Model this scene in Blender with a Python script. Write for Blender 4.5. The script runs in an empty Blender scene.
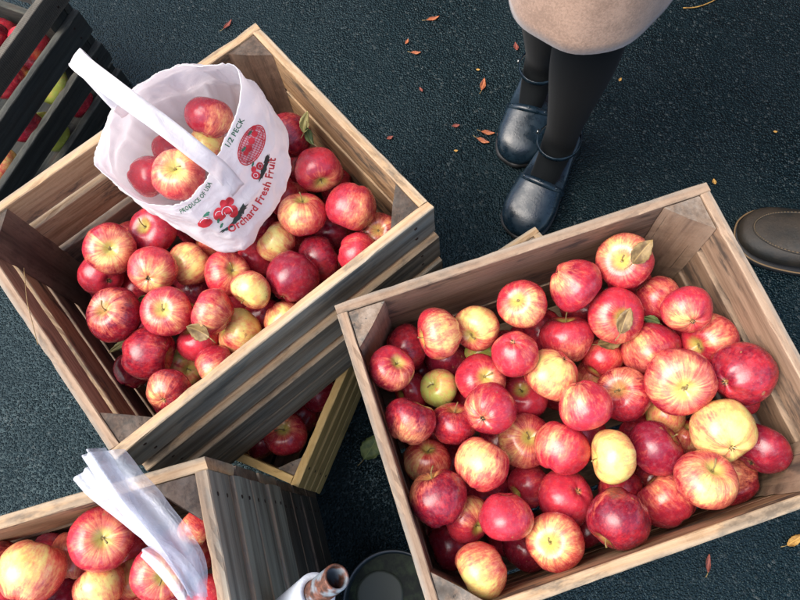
import bpy, bmesh, math, random
import numpy as np
from mathutils import Vector, Matrix, Quaternion, noise
from mathutils.bvhtree import BVHTree
random.seed(7)
PI = math.pi
R = math.radians
sc = bpy.context.scene
col = sc.collection

# ------------------------------------------------------------------ camera
CAMZ = 1.196                       # camera height above the asphalt
FPX = 682.0                        # focal length in pixels of an 800 px wide picture
NAD = (450.0, 533.0)               # where the plumb line falls in the photograph
_n = Vector((NAD[0] - 400, -(NAD[1] - 300)))
_th = math.atan(_n.length / FPX)
_ph = math.atan2(_n.x, -_n.y)
_R0 = Vector((1, 0, 0)); _U0 = Vector((0, math.cos(_th), math.sin(_th)))
CF = Vector((0, math.sin(_th), -math.cos(_th)))
CR = math.cos(_ph) * _R0 - math.sin(_ph) * _U0
CU = math.sin(_ph) * _R0 + math.cos(_ph) * _U0
CAM = Vector((0, 0, CAMZ))

def ray(px, py):
    return CF * FPX + CR * (px - 400) - CU * (py - 300)

def at(px, py, h):
    """world point seen at a picture position, h metres below the camera"""
    d = ray(px, py)
    return CAM + d * (h / -d.z)

cd = bpy.data.cameras.new('camera')
cam = bpy.data.objects.new('camera', cd); col.objects.link(cam)
cd.sensor_width = 36; cd.lens = FPX / 800 * 36
cd.clip_start = 0.02; cd.clip_end = 500
m = Matrix((CR, CU, -CF)).transposed().to_4x4(); m.translation = CAM
cam.matrix_world = m
sc.camera = cam

# ------------------------------------------------------------------ node helpers
class NT:
    def __init__(s, name):
        s.m = bpy.data.materials.new(name); s.m.use_nodes = True
        s.t = s.m.node_tree; s.t.nodes.clear()
        s.out = s.t.nodes.new('ShaderNodeOutputMaterial')
        s.b = s.t.nodes.new('ShaderNodeBsdfPrincipled')
        s.t.links.new(s.b.outputs[0], s.out.inputs[0])
    def n(s, typ, **kw):
        nd = s.t.nodes.new(typ)
        for k, v in kw.items(): setattr(nd, k, v)
        return nd
    def set(s, sock, v):
        if isinstance(v, bpy.types.NodeSocket): s.t.links.new(v, sock)
        elif isinstance(v, (tuple, list)):
            sock.default_value = tuple(v) + ((1,) if len(v) == 3 and len(sock.default_value) == 4 else ())
        else: sock.default_value = v
    def math(s, op, a, b=0, c=None, clamp=False):
        nd = s.n('ShaderNodeMath', operation=op, use_clamp=clamp)
        s.set(nd.inputs[0], a); s.set(nd.inputs[1], b)
        if c is not None: s.set(nd.inputs[2], c)
        return nd.outputs[0]
    def vmath(s, op, a, b):
        nd = s.n('ShaderNodeVectorMath', operation=op)
        s.set(nd.inputs[0], a); s.set(nd.inputs[1], b); return nd.outputs[0]
    def obj(s):
        return s.n('ShaderNodeTexCoord').outputs['Object']
    def rnd(s):
        return s.n('ShaderNodeObjectInfo').outputs['Random']
    def attr(s, name):
        return s.n('ShaderNodeAttribute', attribute_name=name).outputs['Fac']
    def mapping(s, v, scale=(1, 1, 1), loc=(0, 0, 0)):
        nd = s.n('ShaderNodeMapping'); s.set(nd.inputs[0], v); s.set(nd.inputs['Location'], loc); s.set(nd.inputs['Scale'], scale)
        return nd.outputs[0]
    def noise(s, v, scale, detail=4, rough=.55, dist=0):
        nd = s.n('ShaderNodeTexNoise'); s.set(nd.inputs['Vector'], v)
        nd.inputs['Scale'].default_value = scale; nd.inputs['Detail'].default_value = detail
        nd.inputs['Roughness'].default_value = rough; nd.inputs['Distortion'].default_value = dist
        return nd.outputs['Fac']
    def voro(s, v, scale, feature='F1', out='Distance'):
        nd = s.n('ShaderNodeTexVoronoi', feature=feature); s.set(nd.inputs['Vector'], v)
        nd.inputs['Scale'].default_value = scale
        return nd.outputs[out]
    def ss(s, v, lo, hi, a=0.0, b=1.0):
        nd = s.n('ShaderNodeMapRange', interpolation_type='SMOOTHSTEP')
        s.set(nd.inputs[0], v)
        for i, x in enumerate((lo, hi, a, b)): nd.inputs[i + 1].default_value = x
        return nd.outputs[0]
    def mix(s, f, a, b, mode='MIX'):
        nd = s.n('ShaderNodeMix', data_type='RGBA', blend_type=mode)
        s.set(nd.inputs[0], f); s.set(nd.inputs[6], a); s.set(nd.inputs[7], b)
        return nd.outputs[2]
    def ramp(s, v, stops):
        nd = s.n('ShaderNodeValToRGB'); s.set(nd.inputs[0], v)
        e = nd.color_ramp.elements
        while len(e) < len(stops): e.new(.5)
        for el, (p, c) in zip(e, stops): el.position = p; el.color = tuple(c) + (1,)
        return nd.outputs[0]
    def bump(s, h, strength=.3, dist=.001):
        nd = s.n('ShaderNodeBump'); s.set(nd.inputs['Height'], h)
        nd.inputs['Strength'].default_value = strength; nd.inputs['Distance'].default_value = dist
        s.t.links.new(nd.outputs[0], s.b.inputs['Normal'])
        return nd
    def P(s, **kw):
        for k, v in kw.items(): s.set(s.b.inputs[k.replace('_', ' ')], v)

def plain(name, c, rough=.5, **kw):
    t = NT(name); t.P(Base_Color=c, Roughness=rough, **kw); return t.m

def wood(name, dark, mid, light, wear=(.42, .30, .20), grey=(.10, .11, .10), greyamt=.75, stain=.6, saw=0.0, greyin=.12):
    t = NT(name)
    o = t.obj(); r = t.rnd()
    off = t.n('ShaderNodeCombineXYZ')
    t.set(off.inputs[0], t.math('MULTIPLY', r, 37)); t.set(off.inputs[1], t.math('MULTIPLY', r, 11)); t.set(off.inputs[2], t.math('MULTIPLY', r, 23))
    v = t.vmath('ADD', o, off.outputs[0])
    warp = t.noise(t.mapping(v, (3, 9, 9)), 1.6, 2)
    wv = t.vmath('ADD', t.mapping(v, (1.6, 26, 26)), t.mapping(warp, (0, 1.1, 1.6)))
    bands = t.noise(wv, 1.5, 6, .65, .5)
    fine = t.noise(t.mapping(v, (7, 260, 260)), 1.0, 3, .6)
    midg = t.noise(wv, 4.2, 4, .6, .2)
    g = t.math('ADD', t.math('MULTIPLY', bands, .42), t.math('ADD', t.math('MULTIPLY', fine, .30), t.math('MULTIPLY', midg, .28)))
    c = t.ramp(g, [(.36, dark), (.46, mid), (.56, light), (.68, mid)])
    # tone from board to board
    c = t.mix(t.math('MULTIPLY', r, .45), c, dark)
    # knots
    k = t.voro(t.mapping(v, (5, 15, 15)), 1.1)
    kn = t.ss(k, .06, .15, 1, 0)
    c = t.mix(t.math('MULTIPLY', kn, .8), c, (.05, .028, .018))
    # water stains and grime in patches
    st = t.noise(t.mapping(v, (5, 14, 14)), 1.5, 5, .7)
    c = t.mix(t.math('MULTIPLY', t.ss(st, .51, .63), stain), c, (.04, .032, .025))
    ck = t.noise(t.mapping(v, (3.5, 150, 150)), 1.0, 2, .5, .3)
    ckm = t.ss(ck, .70, .735)
    c = t.mix(t.math('MULTIPLY', ckm, .7), c, (.03, .018, .012))
    # weathered outer side
    outm = t.math('MULTIPLY', t.attr('outer'), greyamt)
    outm = t.math('ADD', outm, greyin, clamp=True)
    pg = t.noise(t.mapping(v, (2, 40, 40)), 1.2, 4, .6)
    gc = t.mix(t.ss(pg, .35, .68), tuple(x * .45 for x in grey), tuple(x * 1.5 for x in grey))
    c = t.mix(t.math('MULTIPLY', outm, t.ss(st, .75, .30, .55, 1.0)), c, gc)
    # worn pale arrises
    em = t.math('MULTIPLY', t.attr('edge'), t.ss(t.noise(t.mapping(v, (.5, 1, 1)), 75, 4, .7), .40, .56, .45, 1))
    c = t.mix(t.math('MULTIPLY', em, .55), c, wear)
    # nail rust stains
    nm = t.attr('rust')
    c = t.mix(t.math('MULTIPLY', nm, .8), c, (.05, .022, .012))
    t.P(Base_Color=c, Roughness=t.ss(g, .3, .7, .85, .6))
    t.b.inputs['Specular IOR Level'].default_value = .3
    hgt = t.math('ADD', g, t.math('MULTIPLY', t.noise(v, 160, 3), .35))
    hgt = t.math('SUBTRACT', hgt, t.math('MULTIPLY', kn, .3))
    hgt = t.math('SUBTRACT', hgt, t.math('MULTIPLY', ckm, .6))
    if saw:
        w = t.n('ShaderNodeTexWave', wave_type='BANDS', bands_direction='X')
        t.set(w.inputs[0], v); w.inputs['Scale'].default_value = 85; w.inputs['Distortion'].default_value = 3.5; w.inputs['Detail Scale'].default_value = 3
        hgt = t.math('ADD', hgt, t.math('MULTIPLY', w.outputs['Fac'], saw))
        c2 = t.mix(t.math('MULTIPLY', w.outputs['Fac'], .25), c, (.16, .14, .11)); t.P(Base_Color=c2)
    t.bump(hgt, .7, .0016)
    return t.m

W_TAN = wood('weathered_pale_wood', (.16, .080, .032), (.37, .215, .098), (.58, .385, .20), wear=(.48, .35, .22), grey=(.185, .190, .165), greyamt=.85, stain=.9)
W_BROWN = wood('weathered_brown_wood', (.10, .055, .032), (.235, .142, .083), (.345, .225, .140), wear=(.36, .26, .175), grey=(.15, .155, .14), greyamt=.9, stain=.8)
W_DARK = wood('dark_aged_wood', (.035, .020, .013), (.085, .048, .029), (.16, .095, .06), wear=(.26, .17, .11), grey=(.05, .055, .05), greyamt=.8, stain=.6)
W_GREY = wood('grey_aged_wood', (.09, .065, .045), (.20, .145, .10), (.34, .25, .17), wear=(.44, .28, .16), grey=(.185, .195, .165), greyamt=.85, stain=.5)
W_BLACK = wood('blackened_wet_wood', (.012, .014, .013), (.028, .032, .029), (.06, .062, .052), wear=(.11, .105, .08), grey=(.03, .035, .033), greyamt=.5, stain=.5, greyin=.25)
W_SAW = wood('saw_marked_wood', (.03, .028, .022), (.065, .058, .045), (.11, .095, .07), wear=(.15, .13, .10), grey=(.05, .05, .045), greyamt=.4, stain=.6, saw=.22)
W_YEL = wood('new_yellow_pine', (.30, .17, .05), (.52, .32, .10), (.66, .44, .16), wear=(.72, .50, .22), grey=(.26, .20, .08), greyamt=.55, stain=.25, greyin=0)
W_SPLIT = wood('fresh_split_wood', (.45, .33, .2), (.62, .47, .3), (.78, .62, .42), wear=(.8, .66, .46), grey=(.3, .27, .2), greyamt=.2, stain=.15, greyin=0)
NAIL = plain('rusty_nail', (.03, .016, .011), .6, Metallic=.6)

def asphalt():
    t = NT('wet_asphalt')
    o = t.obj()
    dv = t.vmath('ADD', o, t.mapping(t.n('ShaderNodeTexNoise').outputs['Color'], (.004, .004, .004)))
    cell = t.voro(dv, 240); cell2 = t.voro(t.mapping(o, (1, 1, 1), (3.1, 1.7, 0)), 390)
    fine = t.noise(o, 900, 2, .6)
    cid = t.voro(dv, 240, out='Color')
    sep = t.n('ShaderNodeSeparateColor'); t.set(sep.inputs[0], cid)
    large = t.noise(o, 3.5, 5, .6)
    c = t.mix(t.ss(sep.outputs[0], .2, 1.0), (.0006, .0032, .0042), (.0025, .0078, .0098))
    c = t.mix(t.ss(sep.outputs[1], .93, .99, 0, .7), c, (.05, .058, .056))
    g2 = t.noise(o, 28, 5, .7)
    c = t.mix(t.ss(g2, .55, .75, 0, .5), c, (.012, .018, .019))
    c = t.mix(t.ss(large, .42, .60, 0, .6), c, (.005, .010, .012))
    gr = t.math('SUBTRACT', 1, t.ss(cell, .18, .62))
    hgt = t.math('ADD', t.math('MULTIPLY', gr, 1.0), t.math('MULTIPLY', t.math('SUBTRACT', 1, t.ss(cell2, .1, .6)), .45))
    hgt = t.math('ADD', hgt, t.math('MULTIPLY', fine, .15))
    hgt = t.math('ADD', hgt, t.math('MULTIPLY', t.noise(o, 60, 5, .75), .8))
    wet = t.noise(o, 5, 5, .65, 1.0)
    t.P(Base_Color=c, Roughness=t.ss(wet, .40, .60, .22, .46))
    t.b.inputs['Specular IOR Level'].default_value = .22
    t.b.inputs['Specular Tint'].default_value = (.55, .90, 1, 1); t.b.inputs['Coat Weight'].default_value = .07; t.b.inputs['Coat Roughness'].default_value = .14
    bp = t.bump(hgt, .85, .0014)
    t.t.links.new(bp.outputs[0], t.b.inputs['Coat Normal'])
    return t.m

def apple_mat():
    t = NT('apple_skin')
    o = t.obj()
    seed = t.attr('seed')
    sv = t.n('ShaderNodeCombineXYZ'); t.set(sv.inputs[0], t.math('MULTIPLY', seed, 31)); t.set(sv.inputs[1], t.math('MULTIPLY', seed, 17)); t.set(sv.inputs[2], t.math('MULTIPLY', seed, 53))
    sp = t.n('ShaderNodeSeparateXYZ'); t.set(sp.inputs[0], o)
    l = t.math('SQRT', t.math('ADD', t.math('ADD', t.math('MULTIPLY', sp.outputs[0], sp.outputs[0]), t.math('MULTIPLY', sp.outputs[1], sp.outputs[1])), .004))
    cv = t.n('ShaderNodeCombineXYZ')
    t.set(cv.inputs[0], t.math('DIVIDE', sp.outputs[0], l)); t.set(cv.inputs[1], t.math('DIVIDE', sp.outputs[1], l))
    t.set(cv.inputs[2], t.math('MULTIPLY', sp.outputs[2], .22))
    av = t.vmath('ADD', cv.outputs[0], sv.outputs[0])
    s1 = t.noise(av, 3.2, 3, .6); s2 = t.noise(t.mapping(av, (1, 1, 1.8)), 13, 3, .65)
    bl = t.noise(t.vmath('ADD', o, sv.outputs[0]), 1.9, 4, .6)
    fb = t.noise(t.vmath('ADD', o, sv.outputs[0]), 9, 4, .7)
    mval = t.math('ADD', t.attr('blush'), t.math('MULTIPLY', t.math('SUBTRACT', s1, .5), 1.1))
    mval = t.math('ADD', mval, t.math('MULTIPLY', t.math('SUBTRACT', s2, .5), .9))
    mval = t.math('ADD', mval, t.math('MULTIPLY', t.math('SUBTRACT', bl, .5), 1.1))
    mval = t.math('ADD', mval, t.math('MULTIPLY', t.math('SUBTRACT', fb, .5), .35))
    mask = t.ss(mval, .14, .92)
    hue = t.math('ADD', t.attr('hue'), t.math('MULTIPLY', t.math('SUBTRACT', fb, .5), 1.2), clamp=True)
    hue = t.math('ADD', hue, t.math('MULTIPLY', t.math('SUBTRACT', s2, .5), .8), clamp=True)
    hue = t.math('ADD', hue, t.math('MULTIPLY', t.math('SUBTRACT', bl, .5), 1.6), clamp=True)
    red = t.mix(hue, (.60, .030, .036), (.125, .003, .014))
    pink = t.math('MULTIPLY', t.attr('pink'), t.ss(fb, .35, .7, .45, 1))
    red = t.mix(pink, red, (.55, .035, .075))
    ground = t.mix(t.attr('green'), t.mix(t.ss(bl, .4, .65), (.80, .70, .22), (.80, .52, .14)), (.36, .46, .07))
    c = t.mix(mask, ground, red)
    half = t.mix(t.ss(mval, -.25, .50), ground, (.72, .23, .12))
    c = t.mix(mask, half, red)
    # stem cavity: greenish, then russet
    pit = t.attr('pit')
    c = t.mix(t.math('MULTIPLY', t.ss(t.math('ADD', pit, t.math('MULTIPLY', t.math('SUBTRACT', s2, .5), .45)), .30, .85), t.attr('pitamt')), c, (.52, .50, .10))
    c = t.mix(t.ss(pit, .90, .985, 0, .8), c, (.15, .10, .03))
    cx = t.attr('calyxpit')
    c = t.mix(t.ss(cx, .45, .95, 0, .5), c, (.55, .42, .12))
    c = t.mix(t.ss(cx, .93, .995, 0, .8), c, (.05, .035, .015))
    # lenticels, scars
    vd = t.voro(t.vmath('ADD', o, sv.outputs[0]), 12)
    c = t.mix(t.ss(vd, .05, .10, .5, 0), c, (.66, .42, .22))
    scar = t.noise(t.vmath('ADD', o, sv.outputs[0]), 2.9, 2, .5)
    c = t.mix(t.ss(scar, .735, .752, 0, .7), c, (.33, .17, .07))
    # waxy bloom
    bloom = t.ss(t.noise(t.vmath('ADD', o, sv.outputs[0]), 5, 5, .7), .45, .75, 0, .09)
    c = t.mix(bloom, c, (.55, .42, .48))
    t.P(Base_Color=c, Roughness=t.ss(t.noise(t.vmath('ADD', o, sv.outputs[0]), 6, 4, .6), .3, .7, .15, .30))
    t.b.inputs['Specular IOR Level'].default_value = .55
    t.b.inputs['Subsurface Weight'].default_value = .06
    t.b.inputs['Subsurface Radius'].default_value = (1, .3, .1)
    t.b.inputs['Subsurface Scale'].default_value = .004
    hgt = t.math('ADD', t.math('MULTIPLY', fb, .6), t.math('MULTIPLY', t.noise(o, 40, 2), .12))
    t.bump(hgt, .06, .012)
    return t.m

M_ASPH = asphalt(); M_APPLE = apple_mat()
def stemmat():
    t = NT('apple_stem_wood'); c = t.mix(t.noise(t.obj(), 300, 3), (.10, .055, .02), (.36, .27, .09)); t.P(Base_Color=c, Roughness=.7); return t.m
M_STEM = stemmat()
M_CALYX = plain('dry_calyx', (.035, .024, .012), .9)
def leafmat(name, a, b):
    t = NT(name); o = t.obj(); n = t.noise(o, 70, 4, .65)
    v = t.n('ShaderNodeSeparateXYZ'); t.set(v.inputs[0], o)
    c = t.mix(t.ss(n, .35, .65), a, b)
    rib = t.ss(t.math('ABSOLUTE', v.outputs[1]), .0003, .001, 1, 0)
    c = t.mix(t.math('MULTIPLY', rib, .5), c, tuple(min(1, x * 1.6) for x in b))
    t.P(Base_Color=c, Roughness=.6); t.bump(n, .4, .001); return t.m
M_LTAN = leafmat('dry_tan_leaf', (.11, .062, .022), (.25, .165, .06))
M_LGRN = leafmat('dull_green_leaf', (.06, .10, .03), (.16, .20, .06))
M_LOLV = leafmat('olive_yellow_leaf', (.24, .22, .07), (.42, .36, .13))
M_LORG = leafmat('orange_fallen_leaf', (.14, .032, .014), (.36, .11, .035))
M_LRED = leafmat('red_brown_fallen_leaf', (.09, .018, .012), (.22, .05, .028))
M_LYEL = leafmat('yellow_fallen_leaf', (.25, .12, .02), (.48, .27, .06))

# ------------------------------------------------------------------ object helpers
def mesh_obj(name, verts, faces, mat, parent=None, smooth=False, attrs=None):
    me = bpy.data.meshes.new(name)
    me.from_pydata([tuple(v) for v in verts], [], faces)
    for k, vals in (attrs or {}).items():
        a = me.attributes.new(k, 'FLOAT', 'POINT'); a.data.foreach_set('value', vals)
    if smooth: me.polygons.foreach_set('use_smooth', [True] * len(me.polygons))
    if isinstance(mat, list):
        for x in mat: me.materials.append(x)
    else: me.materials.append(mat)
    me.update()
    o = bpy.data.objects.new(name, me); col.objects.link(o)
    if parent is not None: o.parent = parent
    return o

def tag(o, label=None, cat=None, group=None, kind=None):
    if label: o['label'] = label
    if cat: o['category'] = cat
    if group: o['group'] = group
    if kind: o['kind'] = kind
    return o

def empty(name, loc, rz=0):
    o = bpy.data.objects.new(name, None); col.objects.link(o)
    o.location = loc; o.rotation_euler = (0, 0, rz); o.empty_display_size = .05
    return o

def loft(rings, close_u=True, cap=(True, True)):
    n = len(rings[0]); V = [v for r in rings for v in r]; F = []
    for i in range(len(rings) - 1):
        for j in range(n if close_u else n - 1):
            a = i * n + j; b = i * n + (j + 1) % n
            F.append((a, b, b + n, a + n))
    if close_u and cap[0]: F.append(tuple(reversed(range(n))))
    if close_u and cap[1]: F.append(tuple(range((len(rings) - 1) * n, len(rings) * n)))
    return V, F

def tube(pts, radii, seg=10, name='tube', mat=None, parent=None, cap=(True, True)):
    pts = [Vector(p) for p in pts]; rings = []
    if not hasattr(radii, '__len__'): radii = [radii] * len(pts)
    up = None
    for i, p in enumerate(pts):
        d = (pts[min(i + 1, len(pts) - 1)] - pts[max(i - 1, 0)]).normalized()
        if up is None: up = d.orthogonal().normalized()
        up = (up - d * up.dot(d)).normalized(); sd = d.cross(up)
        rings.append([p + (up * math.cos(a) + sd * math.sin(a)) * radii[i] for a in [2 * PI * k / seg for k in range(seg)]])
    V, F = loft(rings, True, cap)
    return mesh_obj(name, V, F, mat, parent, True)

def spline(pts, n):
    """catmull-rom through vectors"""
    P = [Vector(p) for p in pts]; P = [P[0] * 2 - P[1]] + P + [P[-1] * 2 - P[-2]]
    out = []; seg = len(P) - 3
    for k in range(n):
        u = k / (n - 1) * seg; i = min(int(u), seg - 1); t = u - i
        a, b, c, d = P[i:i + 4]
        out.append(.5 * ((2 * b) + (c - a) * t + (2 * a - 5 * b + 4 * c - d) * t * t + (3 * b - a - 3 * c + d) * t ** 3))
    return out

def closed_spline(pts, n):
    P = [Vector(p) for p in pts]; m_ = len(P); out = []
    for k in range(n):
        u = k / n * m_; i = int(u) % m_; t = u - int(u)
        a, b, c, d = P[(i - 1) % m_], P[i], P[(i + 1) % m_], P[(i + 2) % m_]
        out.append(.5 * ((2 * b) + (c - a) * t + (2 * a - 5 * b + 4 * c - d) * t * t + (3 * b - a - 3 * c + d) * t ** 3))
    return out

_bs = 0
def stick(name, poly, L, mat, parent, loc, rot, n=26, jit=.0007, edges=None, outer=None, nails=()):
    """a sawn length of wood along local x; poly = cross-section (y,z); edges/outer = per-point masks"""
    global _bs; _bs += 1; s = _bs * 3.17
    V, E, O, RU = [], [], [], []
    k = len(poly)
    bow = random.uniform(-1, 1) * .0012; bow2 = random.uniform(-1, 1) * .001
    for i in range(n + 1):
        x = -L / 2 + L * i / n
        q = 1 - (2 * x / L) ** 2
        for j, (y, z) in enumerate(poly):
            lo = noise.noise(Vector((x * 14, y * 60 + s, z * 60)))
            hi = noise.noise(Vector((x * 90, y * 200 + s * 2, z * 200)))
            ez = edges[j] if edges else 0
            dx = noise.noise(Vector((s, y * 90, z * 90))) * .0015 if i in (0, n) else 0
            ny, nz = (y, z)
            ln = math.hypot(ny, nz) or 1
            chip = (max(0, hi - .18) * .0055 + max(0, lo - .30) * .0045) * ez
            d = lo * jit + hi * jit * .5 * ez - chip
            V.append((x + dx, y + ny / ln * d + bow * q, z + nz / ln * d + bow2 * q))
            E.append(ez); O.append(outer[j] if outer else 0)
            RU.append(0.0)
    if name == 'corner_post':
        for q_ in range(k): V.append(V[n * k + q_]); E.append(0); O.append(.45); RU.append(0)
        O[n * k:n * k + k] = [.1] * k
    F = []
    for i in range(n):
        for j in range(k):
            a = i * k + j; b = i * k + (j + 1) % k
            F.append((a, b, b + k, a + k))
    F.append(tuple(range(k - 1, -1, -1))); F.append(tuple(range(n * k + (k if name == 'corner_post' else 0), n * k + k + (k if name == 'corner_post' else 0))))
    nf = len(F)
    for (nx, nz, side, ymax) in nails:
        b0 = len(V)
        yy = side * (ymax + .0007)
        for ring, rr in ((0, .0026), (1, .0020)):
            for a in range(8):
                V.append((nx + math.cos(a * PI / 4) * rr, yy if ring == 1 else yy - side * .0018, nz + math.sin(a * PI / 4) * rr)); E.append(0); O.append(0); RU.append(1.0)
        for a in range(8):
            F.append((b0 + a, b0 + (a + 1) % 8, b0 + 8 + (a + 1) % 8, b0 + 8 + a))
        F.append(tuple(b0 + 8 + a for a in range(8)))
    o = mesh_obj(name, V, F, [mat, NAIL], parent, False, {'edge': E, 'outer': O, 'rust': RU})
    for p in o.data.polygons[nf:]: p.material_index = 1
    bm = bmesh.new(); bm.from_mesh(o.data); bmesh.ops.recalc_face_normals(bm, faces=bm.faces); bm.to_mesh(o.data); bm.free()
    o.location = loc; o.rotation_euler = rot
    return o

def rect_poly(T, Hh, c=.0011):
    """closed section of a board; local -y is the outer side"""
    t, h = T / 2, Hh / 2
    i = min(.0035, t * .55); P = []; E = []; O = []
    def add(y, z, e): P.append((y, z)); E.append(e); O.append(1.0 if y < -t * .5 else 0.0)
    add(-t, -h + c, 1); add(-t, -h + i * 1.2, 0); add(-t, -h * .3, 0); add(-t, h * .3, 0); add(-t, h - i * 1.2, 0); add(-t, h - c, 1)
    add(-t + c, h, 1); add(0, h, .55); add(t - c, h, 1)
    add(t, h - c, 1); add(t, h - i * 1.2, 0); add(t, h * .3, 0); add(t, -h * .3, 0); add(t, -h + i * 1.2, 0); add(t, -h + c, 1)
    add(t - c, -h, 1); add(0, -h, .5); add(-t + c, -h, 1)
    return P, E, O

def board(name, L, T, Hh, mat, parent, loc, rz, nails=(), jit=.0007, rx=0):
    P, E, O = rect_poly(T, Hh)
    return stick(name, P, L, mat, parent, loc, (rx, 0, rz), jit=jit, edges=E, outer=O, nails=[(a, b, -1, T / 2) for a, b in nails])

def post(L, leg, mat, parent, loc, rz):
    """triangular corner cleat, upright; right angle at the local origin corner"""
    c = .0012; g = leg
    P = [(c, 0), (g * .5, 0), (g - 2 * c, 0), (g - 3 * c, c), (g * .5, g * .5 - c * 1.2), (c, g - 3 * c), (0, g - 2 * c), (0, g * .5), (0, c)]
    P = [(y - g * .25, z - g * .25) for y, z in P]
    E = [0, 0, 1, 1, 0, 1, 1, 0, 0]
    # stick runs along x; turn x up:  (x,y,z)->(?)
    o = stick('corner_post', P, L, mat, parent, (0, 0, 0), (0, 0, 0), n=16, jit=.0008, edges=E, outer=[0] * 9)
    # local x -> up, local y -> a, local z -> b with a,b the two walls
    Mx = Matrix(((0, 1, 0), (0, 0, 1), (1, 0, 0))).to_4x4()
    off = Matrix.Translation(Vector((g * .25, g * .25, 0)))
    o.matrix_local = Matrix.Translation(Vector(loc)) @ Matrix.Rotation(rz, 4, 'Z') @ off @ Mx
    return o

def crate(name, label, group, centre, z0, rz, L, W, H, T, sides, postleg=.048, mats=None, pmat=None, bottom=True, nails=True):
    """sides: dict of '+y','-y' (long) and '+x','-x' (short) -> list of (z_bottom, height, material)"""
    root = empty(name, (centre[0], centre[1], z0), rz)
    tag(root, label, 'crate', group)
    for sd, lst in sides.items():
        for it_ in lst:
            zb, hh, mt = it_[:3]; oy = it_[3] if len(it_) > 3 else 0
            zc = zb + hh / 2
            if sd[1] == 'y':
                s = 1 if sd[0] == '+' else -1
                nl = [(sx * (L / 2 - .03), dz) for sx in (-1, 1) for dz in ((-hh * .22, hh * .22) if hh > .045 else (0,))] if nails else ()
                board('side_slat', L, T, hh, mt, root, (0, s * (W / 2 - T / 2 + oy), zc), PI if s > 0 else 0, nl)
            else:
                s = 1 if sd[0] == '+' else -1
                WW = W - 2 * T - .0006
                nl = [(sx * (WW / 2 - .022), dz) for sx in (-1, 1) for dz in ((-hh * .22, hh * .22) if hh > .045 else (0,))] if nails else ()
                board('end_slat', WW, T, hh, mt, root, (s * (L / 2 - T / 2 + oy), 0, zc), PI / 2 if s > 0 else -PI / 2, nl)
    e = .0008
    for (sx, sy, r_) in ((-1, -1, 0), (1, -1, PI / 2), (1, 1, PI), (-1, 1, -PI / 2)):
        post(H - .018, postleg, pmat or W_BROWN, root, (sx * (L / 2 - T - e), sy * (W / 2 - T - e), H / 2 + .0055), r_)
    if bottom:
        nb = 5; bw = (W - 2 * T) / nb
        for i in range(nb):
            board('bottom_slat', L - 2 * T - .002, .008, bw - .006, pmat or W_BROWN, root, (0, -W / 2 + T + bw * (i + .5), .0065), 0, rx=PI / 2)
    root['_dims'] = 0
    del root['_dims']
    bpy.context.view_layer.update()
    return root

def slats(H, n, gap, mt, jit=0, first=None, outs=None):
    """n boards filling H from the rim down"""
    if not isinstance(mt, list): mt = [mt] * n
    hs = [1.0] * n
    if first: hs[0] = first
    tot = sum(hs); av = H - gap * (n - 1); out = []; z = H
    for i in range(n):
        h = av * hs[i] / tot
        out.append((z - h, h, mt[i], outs[i] if outs else 0)); z -= h + gap
    return out

# ------------------------------------------------------------------ apples
SC = 36; SR = 26
def apple_mesh(seed, cover, hue, pink, green, bdir, ydir, pitamt):
    rd = random.Random(seed)
    sq = rd.uniform(.82, 1.0); top = rd.uniform(.01, .13); lob = rd.uniform(.008, .045); pd = rd.uniform(.34, .44)
    ph0 = rd.uniform(0, 6.28); skew = rd.uniform(-.05, .05); sk2 = rd.uniform(0, 6.28)
    V, B, PIT, CX = [], [], [], []
    so = Vector((rd.uniform(0, 99), rd.uniform(0, 99), 3))
    for i in range(SR + 1):
        u = i / SR
        th = PI * (u - .055 * math.sin(2 * PI * u))          # denser near the poles
        rho = 1 - pd * math.exp(-(th / .36) ** 2) - .20 * math.exp(-((PI - th) / .30) ** 2)
        for j in range(SC if 0 < i < SR else 1):
            f = 2 * PI * j / SC
            n_ = Vector((math.sin(th) * math.cos(f), math.sin(th) * math.sin(f), math.cos(th)))
            k = rho * (1 + .07 * noise.noise(n_ * 1.1 + so) + .02 * noise.noise(n_ * 3 + so)) * (1 + lob * math.cos(5 * f + ph0) * ((1 - math.cos(th)) / 2) ** 2) * (1 + lob * .5 * math.cos(4 * f + ph0) * ((1 + math.cos(th)) / 2) ** 3)
            p = n_ * k
            p = Vector((p.x * (1 + top * math.cos(th)), p.y * (1 + top * math.cos(th)), p.z * sq * (1 + skew * math.cos(f + sk2) * math.sin(th))))
            V.append(p)
            b = cover + .26 * n_.dot(bdir)
            if ydir is not None:
                b -= .45 * max(0, n_.dot(ydir) - .35) / .65
            B.append(b)
            PIT.append(math.exp(-(th / .42) ** 2)); CX.append(math.exp(-((PI - th) / .22) ** 2))
    F = []
    idx = lambda i, j: 0 if i == 0 else (len(V) - 1 if i == SR else 1 + (i - 1) * SC + j % SC)
    for i in range(SR):
        for j in range(SC):
            if i == 0: F.append((0, idx(1, j), idx(1, j + 1)))
            elif i == SR - 1: F.append((idx(i, j), len(V) - 1, idx(i, j + 1)))
            else: F.append((idx(i, j), idx(i + 1, j), idx(i + 1, j + 1), idx(i, j + 1)))
    N = len(V)
    return V, F, dict(blush=B, pit=PIT, calyxpit=CX, hue=[hue] * N, pink=[pink] * N, green=[green] * N, seed=[rd.random()] * N, pitamt=[pitamt] * N), (pd, sq)

KIND = {  # cover, hue, pink, green
    'D': (1.10, .74, .10, 0), 'K': (1.25, 1.0, .25, 0), 'P': (1.02, .45, .45, 0), 'R': (1.12, .48, .35, 0), 'M': (.84, .34, .30, 0),
    'O': (.58, .20, .15, .05), 'Y': (.18, .1, .1, .10), 'G': (-.25, .1, 0, .9), 'g': (.12, .1, 0, .65)}

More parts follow.
